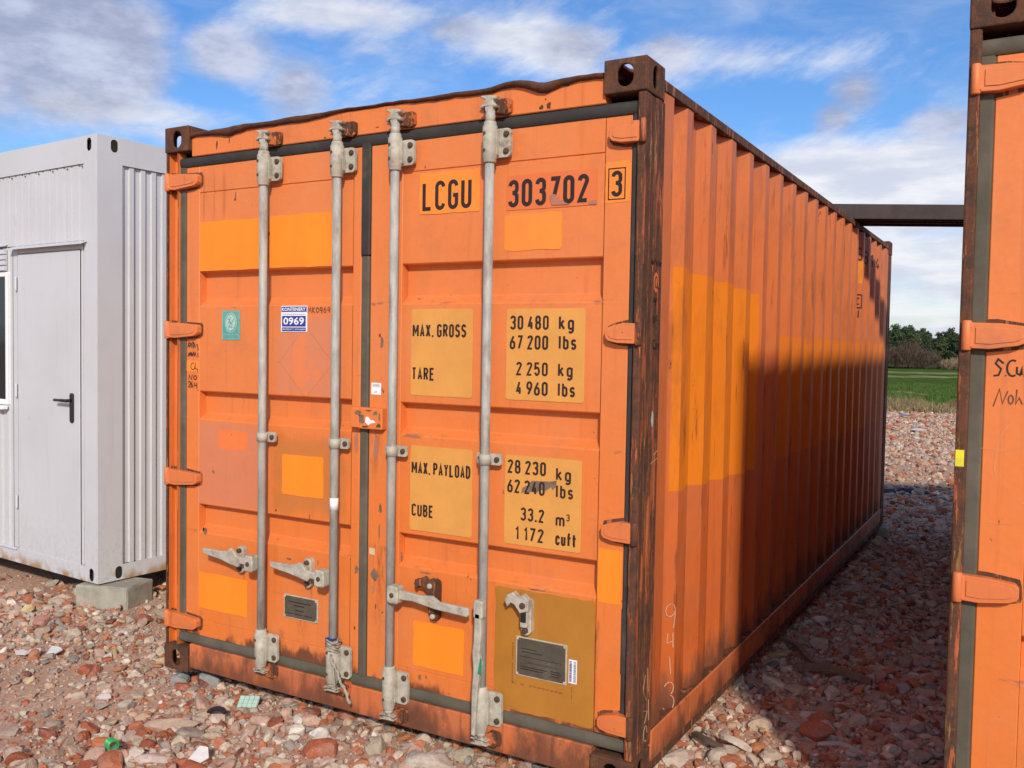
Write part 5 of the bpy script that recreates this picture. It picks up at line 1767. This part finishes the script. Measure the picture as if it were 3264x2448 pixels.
lump('brick_chunk', (.570, -.715), .055, (1.2, .9, .7), (0.45, 0.15, 0.08), 'broken brick piece in front of the green pipe stub', 'brick', -.6, square=True)
lump('stone', (.690, -.610), .052, (1.5, .7, .45), (0.58, 0.47, 0.42), 'flat pinkish white stone right of the green pipe stub', 'stone', .5)
lump('brick_chunk', (-1.365, .245), .048, (.9, .9, .8), (0.46, 0.20, 0.16), 'square pink brick stub left of the concrete block', 'brick', .3, square=True)
lump('stone', (-1.70, .375), .040, (1.0, .9, .9), (0.60, 0.46, 0.22), 'pale yellow stone at the left edge near the grey cabin', 'stone', .8)
lump('slab_fragment', (.475, -.345), .085, (1.5, .6, .38), TN, 'long sandy mortar slab lying among the rubble left of centre', 'slab', .65)
lump('stone', (.045, .055), .055, (1.0, .8, .9), (0.25, 0.27, 0.27), 'blue grey stone wedged under the left bottom corner casting', 'stone', .2, dz=-.01)
lump('stone', (.195, .100), .060, (1.2, .8, .85), (0.27, 0.29, 0.28), 'blue grey stone under the sill just right of the corner casting', 'stone', .1, dz=-.01)
lump('brick_chunk', (.158, -.020), .036, (1.2, .8, .9), BR, 'rounded red brick lump in front of the left bottom corner casting', 'brick', .1)
lump('brick_chunk', (2.880, .950), .062, (1.2, .9, .7), (0.42, 0.12, 0.06), 'red brick lump in the shaded gap between the orange containers', 'brick', .2)
lump('stone', (.655, -1.02), .05, (1.3, .9, .6), BE, 'beige stone at the bottom edge left of centre', 'stone', .9)
lump('stone', (.10, -.30), .042, (1.2, .9, .8), (0.44, 0.40, 0.33), 'rounded grey stone left of the long mortar slab', 'stone', .4)
lump('stone', (2.47, .40), .055, (1.3, .9, .7), BE, 'sunlit beige stone beside the bottom rail at the front right corner', 'stone', .4)
lump('stone', (2.60, .50), .048, (1.1, .9, .8), (0.44, 0.38, 0.31), 'grey stone in the sunlit patch behind the beige one', 'stone', 1.4)


def shard(name, xy, pts, th, mat, lab, cat, rx=.2, ry=.1, rz_=0.0, dz=.03):
    bm = bmesh.new()
    add_prism(bm, pts, 'z', 0, th)
    o = fin(name, bm, mat)
    o.location = (xy[0], xy[1], float(gz(*xy)) + dz)
    o.rotation_euler = (rx, ry, rz_)
    return tag(o, lab, cat)


mw = plain_mat('broken white ceramic', (0.60, 0.57, 0.55), .4, 0, .15, (.5, .4, .35), .25, 20, .1)
shard('ceramic_shard', (.872, -.545), [(-.03, -.03), (.01, -.045), (.042, .0), (.018, .035), (-.015, .03)], .008, mw, 'white ceramic shard with a broken corner at the bottom, left of the red brick chunk', 'shard', .75, .2, .3, .040)
shard('ceramic_shard', (-.790, -.055), [(-.035, .03), (-.02, -.035), (.0, -.04), (.045, .02), (.02, .03)], .008, mw, 'white triangular ceramic shard in the dirt at the left', 'shard', .5, 0, .2, .028)
shard('ceramic_shard', (-.93, -.142), [(-.045, 0), (-.02, -.018), (.035, -.012), (.042, .012), (-.01, .02)], .010, mw, 'long white ceramic shard, leftmost of the pale pieces', 'shard', .25, 0, .2, .022)
shard('ceramic_shard', (-.885, -.098), [(-.03, 0), (-.01, -.022), (.035, -.01), (.03, .015), (-.01, .02)], .010, mw, 'small rounded white shard between the long one and the triangular one', 'shard', .35, 0, .5, .024)
shard('ceramic_shard', (-.08, -.27), [(-.03, -.01), (.0, -.022), (.036, -.006), (.02, .014), (-.02, .012)], .010, mw, 'small white shard lying alone on the bare dirt', 'shard', .35, 0, .5, .015)
# mosaic tile fragment: small glazed tiles on a backing
mo = empty('mosaic_fragment', (.590, -.020, float(gz(.59, -.02)) + .030), math.radians(28))
mo.rotation_euler = (math.radians(28), 0, math.radians(28))
tag(mo, 'fragment of pale green glass mosaic tiles in the rubble near the sill', 'tile')
box('backing', -.046, .046, -.034, .034, -.007, 0, plain_mat('tile grout', (.4, .36, .3)), mo, .001)
mg = plain_mat('pale green glass tile', (0.40, 0.60, 0.50), .15, 0, .15, (.5, .55, .45), .3, 30, 0)
for i in range(4):
    for j in range(3):
        box('mosaic_tile', -.044 + i * .0222, -.044 + i * .0222 + .020, -.032 + j * .0216, -.032 + j * .0216 + .0195, .0002, .003, mg, mo, .0008)
# ribbed green pipe stub
bn = empty('pipe_stub', (.495, -.655, float(gz(.495, -.655)) + .058))
bn.rotation_euler = (math.radians(82), 0, math.radians(68))
tag(bn, 'bright green ribbed plastic pipe stub lying at the bottom left', 'pipe stub')
mgp = plain_mat('bright green plastic', (0.015, 0.33, 0.085), .3, 0, .15, (.02, .2, .06), .3, 20, .05)
bm = bmesh.new()
n_ = 20
prf = []
for i in range(7):
    z_ = -.027 + i * .0085
    prf += [(.0190, z_), (.0225, z_ + .0025), (.0225, z_ + .0052), (.0190, z_ + .0075)]
rings = [[bm.verts.new((r_ * math.cos(2 * math.pi * k / n_), r_ * math.sin(2 * math.pi * k / n_), z_)) for k in range(n_)] for r_, z_ in prf + [(.0165, .031), (.0165, -.027)]]
for a_, b_ in zip(rings, rings[1:] + rings[:1]):
    for k in range(n_): bm.faces.new((a_[k], a_[(k + 1) % n_], b_[(k + 1) % n_], b_[k]))
fin('ribbed_sleeve', bm, mgp, bn, smooth=False)
# rubber scrap
bm = bmesh.new()
add_prism(bm, arc(0, 0, .045, .036, 10, 175, 10) + arc(0, 0, .027, .018, 175, 10, 10), 'z', 0, .012, bev=.002)
o = fin('rubber_scrap', bm, plain_mat('black rubber scrap', (0.022, 0.018, 0.022), .6))
o.location = (.590, -.205, float(gz(.59, -.205)) + .035); o.rotation_euler = (.5, 0, .4)
tag(o, 'curved black rubber scrap lying on the stones in front of the sill', 'rubber scrap')


def plank(name, a, b_, wd, th, mat, lab, dz=.03, seed=1):
    """a warped length of board from a to b_"""
    rnd = random.Random(seed)
    a = Vector((a[0], a[1], float(gz(*a)) + dz)); b_ = Vector((b_[0], b_[1], float(gz(*b_)) + dz))
    d = (b_ - a); L = d.length; d.normalize(); s = d.cross(Vector((0, 0, 1))).normalized(); u = s.cross(d)
    bm = bmesh.new()
    rows = []
    n = 14
    for i in range(n + 1):
        f = i / n
        w2 = wd / 2 * (1 - .5 * (abs(f - .5) * 2) ** 3) * rnd.uniform(.88, 1.1)
        c = a + d * L * f + u * .012 * math.sin(f * 4) + s * .012 * math.sin(f * 5 + seed)
        rows.append([bm.verts.new(c + s * sx * w2 + u * sz * th / 2) for sx, sz in ((-1, -1), (1, -1), (1, 1), (-1, 1))])
    for p, q in zip(rows, rows[1:]):
        for k in range(4): bm.faces.new((p[k], p[(k + 1) % 4], q[(k + 1) % 4], q[k]))
    bm.faces.new(rows[0]); bm.faces.new(rows[-1][::-1])
    return tag(fin(name, bm, mat), lab, 'plank')


mwd = plain_mat('weathered wood', (0.24, 0.155, 0.09), .85, 0, .35, (.12, .08, .05), .5, 20, .5, (1, 1, 1))
plank('plank', (2.610, 1.760), (2.985, 1.735), .060, .022, mwd, 'broad weathered plank lying across the shaded gap', .038, 2)
plank('plank', (2.440, 2.190), (2.690, 1.880), .030, .018, mwd, 'narrow reddish stick pointing at the broad plank from the container side', .036, 3)
plank('plank', (2.455, .585), (2.600, .545), .022, .016, plain_mat('dark driftwood', (.10, .07, .05), .9, 0, .3), 'dark driftwood splinter near the front right corner of the container', .045, 5)
plank('plank', (2.560, .640), (2.700, .560), .034, .012, plain_mat('pale splinter', (.62, .53, .44), .8, 0, .2), 'pale pointed wood splinter beside the dark driftwood', .048, 6)
plank('plank', (2.92, .78), (3.08, .80), .018, .010, plain_mat('pale lath', (.5, .42, .34), .8, 0, .2), 'thin pale lath near the rusty corner post on the right', .045, 7)
# cloth far off in the dirt
bm = bmesh.new()
n_ = 16
g_ = [[bm.verts.new((-.26 + .52 * i / n_, -.12 + .24 * j / 8, .04 * abs(math.sin(i * 1.1 + j * .7)) * math.sin(math.pi * i / n_) * math.sin(math.pi * j / 8) + .006)) for j in range(9)] for i in range(n_ + 1)]
for i in range(n_):
    for j in range(8): bm.faces.new((g_[i][j], g_[i + 1][j], g_[i + 1][j + 1], g_[i][j + 1]))
o = fin('cloth', bm, plain_mat('dark blue cloth', (0.025, 0.025, 0.055), .9, 0, .3), smooth=True)
o.location = (2.30, 9.0, float(gz(2.3, 9.0)) + .01); o.rotation_euler = (0, 0, .3)
tag(o, 'dark blue cloth lying on the bare dirt beyond the gap', 'cloth')
shard('plastic_scrap', (1.50, 17.8), [(-.13, -.04), (.10, -.06), (.14, .04), (-.06, .07)], .01, mw, 'white plastic scrap on the far rubble beyond the gap', 'plastic scrap', .25, 0, .1, .09)
shard('plastic_scrap', (.75, 21.8), [(-.12, -.05), (.10, -.06), (.12, .04), (-.06, .06)], .01, plain_mat('blue plastic', (.16, .2, .33), .7), 'blue plastic scrap on the far rubble near the verge', 'plastic scrap', .3, 0, .1, .09)

# ------------------------------------------------------------------ verge of dry grass
def blades(name, n, sampler, hmin, hmax, wd, mat, lean=.35):
    xy = sampler(n); n = len(xy)
    h = rng.uniform(hmin, hmax, n) * np.clip(.75 + .45 * np.sin(xy[:, 0] * 2.3 + xy[:, 1]) + .3 * np.sin(xy[:, 0] * 5.1 - xy[:, 1] * 2), .25, 1.6); a = rng.uniform(0, 6.283, n); la = rng.uniform(0, 6.283, n); ln = rng.uniform(0, lean, n) * h
    ca, sa = np.cos(a) * wd, np.sin(a) * wd
    z = gz(xy[:, 0], xy[:, 1])
    v = np.zeros((n, 5, 3))
    for k, (s, f) in enumerate(((-1, 0), (1, 0), (1, .55), (-1, .55), (0, 1))):
        wk = s * (1 if f == 0 else .7)
        v[:, k, 0] = xy[:, 0] + ca * wk + np.cos(la) * ln * f * f
        v[:, k, 1] = xy[:, 1] + sa * wk + np.sin(la) * ln * f * f
        v[:, k, 2] = z + h * f
    b0 = (np.arange(n) * 5)[:, None]
    f3 = np.concatenate([b0 + [0, 1, 2], b0 + [0, 2, 3], b0 + [3, 2, 4]], 0)
    me = np_mesh(name, v.reshape(-1, 3), f3, False)
    me.materials.append(mat)
    return tag(link(bpy.data.objects.new(name, me)), kind='stuff')


def leaf_mat(name, c1, c2, c3=None, sc=1.5):
    mt, t, b = new_mat(name)
    c = t.n('ShaderNodeNewGeometry').outputs['Position']
    col = t.mix(t.sm(t.noise(c, sc, 4, .7), .35, .65), c1, c2)
    if c3: col = t.mix(t.sm(t.noise(c, sc * 4, 4, .7), .5, .7), col, c3)
    t.set(b.inputs['Base Color'], col)
    b.inputs['Roughness'].default_value = .8
    b.inputs['Specular IOR Level'].default_value = .15
    return mt


def verge_s(n):
    x = rng.uniform(-4, 6, n); y = 24.2 + .24 * x + rng.uniform(0, 1, n) ** 1.2 * 4.4 + rng.normal(0, .2, n)
    k = np.sin(x * 1.7 + y * .8) + np.sin(x * 3.1 - y) * .6 > rng.uniform(-1.6, 1.6, n)
    return np.stack([x, y], 1)[k]


blades('dry_grass', 60000, verge_s, .06, .30, .010, leaf_mat('dry grass', (0.33, 0.25, 0.13), (0.19, 0.15, 0.075), (0.085, 0.10, 0.035)), .9)
def field_s(n):
    x = rng.uniform(-5, 6, n); y = 28.2 + .24 * x + rng.uniform(0, 1, n) ** 1.5 * 24
    return np.stack([x, y], 1)
blades('field_grass', 52000, field_s, .06, .17, .012, leaf_mat('young green grass', (0.048, 0.10, 0.018), (0.085, 0.14, 0.03), (0.11, 0.13, 0.04)))

# ------------------------------------------------------------------ woodland edge
MB_ = plain_mat('pine bark', (0.12, 0.08, 0.055), .9)
MP = [leaf_mat('pine needles', (0.040, 0.066, 0.028), (0.072, 0.102, 0.044), (0.11, 0.13, 0.06), .9),
      leaf_mat('pine needles dark', (0.032, 0.052, 0.026), (0.052, 0.078, 0.038), (0.085, 0.10, 0.05), .9)]
MBR = leaf_mat('bare brown twigs', (0.085, 0.058, 0.045), (0.13, 0.095, 0.070), (0.16, 0.12, 0.085), 1.2)
MRD = leaf_mat('pale reeds', (0.30, 0.22, 0.13), (0.22, 0.16, 0.09), (0.36, 0.28, 0.17), 2)


def quads(cent, size, nrm_jit=1.0, asp=.45):
    n = len(cent)
    a = rng.normal(size=(n, 3)); a /= np.linalg.norm(a, axis=1)[:, None]
    b_ = rng.normal(size=(n, 3)); b_ -= (b_ * a).sum(1)[:, None] * a; b_ /= np.linalg.norm(b_, axis=1)[:, None]
    s = size[:, None]
    v = np.stack([cent - a * s, cent + b_ * s * asp, cent + a * s, cent - b_ * s * asp], 1)
    return v.reshape(-1, 3), (np.arange(n) * 4)[:, None] + np.array([[0, 1, 2, 3]])


def pine_mesh(h, wd, n, seed, mat):
    """crown of whorled branches carrying needle clumps"""
    r_ = np.random.default_rng(seed)
    cen = []
    nb = 46
    for i in range(nb):
        f = .10 + .88 * (i / nb) ** .9
        rad = wd * (1 - f) ** .62 * r_.uniform(.55, 1.25) + .05
        a = r_.uniform(0, 6.283)
        k = max(3, int(n / nb * (.45 + rad / wd)))
        t_ = r_.uniform(.15, 1, k)
        p = np.stack([np.cos(a) * rad * t_, np.sin(a) * rad * t_, f * h + rad * .35 * t_ ** 1.5], 1) + r_.normal(0, .07 + .06 * t_[:, None], (k, 3))
        cen.append(p)
    tip = np.stack([r_.normal(0, .035, 26), r_.normal(0, .035, 26), h * r_.uniform(.88, 1.03, 26)], 1)
    cen = np.concatenate(cen + [tip])
    v, f_ = quads(cen, r_.uniform(.06, .17, len(cen)))
    me = np_mesh('crown', v, f_, False)
    me.materials.append(mat)
    return me


def trunk_mesh(h, r0):
    bm = bmesh.new()
    add_lathe(bm, [(r0, -.1), (r0 * .75, h * .35), (r0 * .45, h * .7), (r0 * .1, h * .97)], 0, 0, 7)
    for k in range(7):
        a = k * 2.4; z = h * (.2 + .09 * k)
        p = Vector((0, 0, z)); q = Vector((math.cos(a) * .6, math.sin(a) * .6, z + .25))
        s = Vector((0, 0, .025)); e = Vector((-math.sin(a), math.cos(a), 0)) * .02
        bm.faces.new([bm.verts.new(p + s), bm.verts.new(p - s), bm.verts.new(q)])
        bm.faces.new([bm.verts.new(p + e), bm.verts.new(p - e), bm.verts.new(q)])
    me = bpy.data.meshes.new('trunk')
    bm.to_mesh(me); bm.free()
    me.materials.append(MB_)
    return me


crowns = [pine_mesh(4.3, 1.45, 3000, 10 + i, MP[i % 2]) for i in range(5)]
trunks = [trunk_mesh(4.2, .07) for i in range(2)]
vdir = Vector((-.085, .996, 0)).normalized(); sdir = Vector((vdir.y, -vdir.x, 0))
cam0 = Vector((3.63, -2.97, 0))
ti = 0
kinds = ('dark young pine in the front row of the far wood, standing behind the bare shrubs', 'tall young pine standing up from the back rows of the far wood', 'bushy young pine in the middle rows of the far wood beyond the field')
for row, (dist, cnt, hs) in enumerate(((113.5, 14, .90), (116, 18, 1.0), (119, 20, 1.08))):
    for k in range(cnt):
        off = (-11 + 20 * (k + .5) / cnt) + random.uniform(-.25, .25)
        P_ = cam0 + vdir * (dist + random.uniform(-1, 1)) + sdir * (off + 0.4)
        # the skyline sinks a little to the right
        s_ = hs * random.uniform(.86, 1.10) * (1.0 - .012 * (off + 3))
        tr = empty('pine_tree', (P_.x, P_.y, -.09), random.uniform(0, 6.28))
        tr.scale = (s_ * 1.15, s_ * 1.15, s_)
        tag(tr, kinds[0] if row == 0 else (kinds[2] if row == 1 else kinds[1]), 'pine tree', 'young pines of the far wood, %s row' % ('front', 'middle', 'back')[row])
        c_ = bpy.data.objects.new('crown', crowns[ti % 5]); link(c_, tr)
        u_ = bpy.data.objects.new('trunk', trunks[ti % 2]); link(u_, tr)
        ti += 1


def shrub(P_, h, wd, n, mat, name, lab, cat, up=.6):
    n = int(n)
    a = rng.uniform(0, 6.283, n); r_ = np.sqrt(rng.uniform(0, 1, n)) * wd; f = rng.uniform(0, 1, n) ** .8
    top = h * np.sqrt(np.clip(1 - (r_ / wd) ** 2 * .8, .05, 1))
    cen = np.stack([np.cos(a) * r_, np.sin(a) * r_, top * f], 1)
    L = rng.uniform(.2, .8, n) * (.6 + .5 * h / 3)
    d = np.stack([np.cos(a) * .5 * r_ / wd + rng.normal(0, .25, n), np.sin(a) * .5 * r_ / wd + rng.normal(0, .25, n), np.full(n, up)], 1)
    d /= np.linalg.norm(d, axis=1)[:, None]
    s = np.cross(d, rng.normal(size=(n, 3))); s /= np.linalg.norm(s, axis=1)[:, None]
    w2 = .018
    v = np.stack([cen - s * w2, cen + s * w2, cen + d * L[:, None] + s * w2 * .3, cen + d * L[:, None] - s * w2 * .3], 1).reshape(-1, 3)
    me = np_mesh(name, v, (np.arange(n) * 4)[:, None] + np.array([[0, 1, 2, 3]]), False)
    me.materials.append(mat)
    o = link(bpy.data.objects.new(name, me))
    o.location = (P_.x, P_.y, -.09)
    return tag(o, lab, cat)


def at(dist, off): return cam0 + vdir * dist + sdir * off
shrub(at(110.5, -3.0), 2.9, 1.5, 2200, MBR, 'bare_shrub', 'bare brown shrub at the left of the far wood edge, tallest of the bare ones', 'shrub')
shrub(at(110.2, -.9), 1.9, 1.2, 1100, MBR, 'bare_shrub', 'bare brown shrub left of the pale dry reeds at the far wood edge', 'shrub')
shrub(at(110.6, -5.2), 2.3, 1.5, 1500, MBR, 'bare_shrub', 'bare brown shrub half hidden by the end of the long orange side wall', 'shrub')
shrub(at(110.4, 4.9), 1.7, 1.0, 1300, MBR, 'bare_shrub', 'small bare shrub at the right of the far wood edge by the rusty post', 'shrub')
shrub(at(110.4, 6.4), 1.5, .9, 1100, MBR, 'bare_shrub', 'low bare shrub almost behind the right hand orange container', 'shrub')
shrub(at(109.2, 1.5), .95, 1.3, 2200, MRD, 'reed_clump', 'left clump of pale dry reeds at the foot of the far wood', 'reeds', 1.5)
shrub(at(109.0, 3.2), .9, 1.5, 2200, MRD, 'reed_clump', 'right clump of pale dry reeds at the foot of the far wood', 'reeds', 1.5)
shrub(at(109.6, 5.2), .5, 1.8, 1500, MRD, 'reed_clump', 'low clump of dry reeds near the right hand rusty post', 'reeds', 1.5)
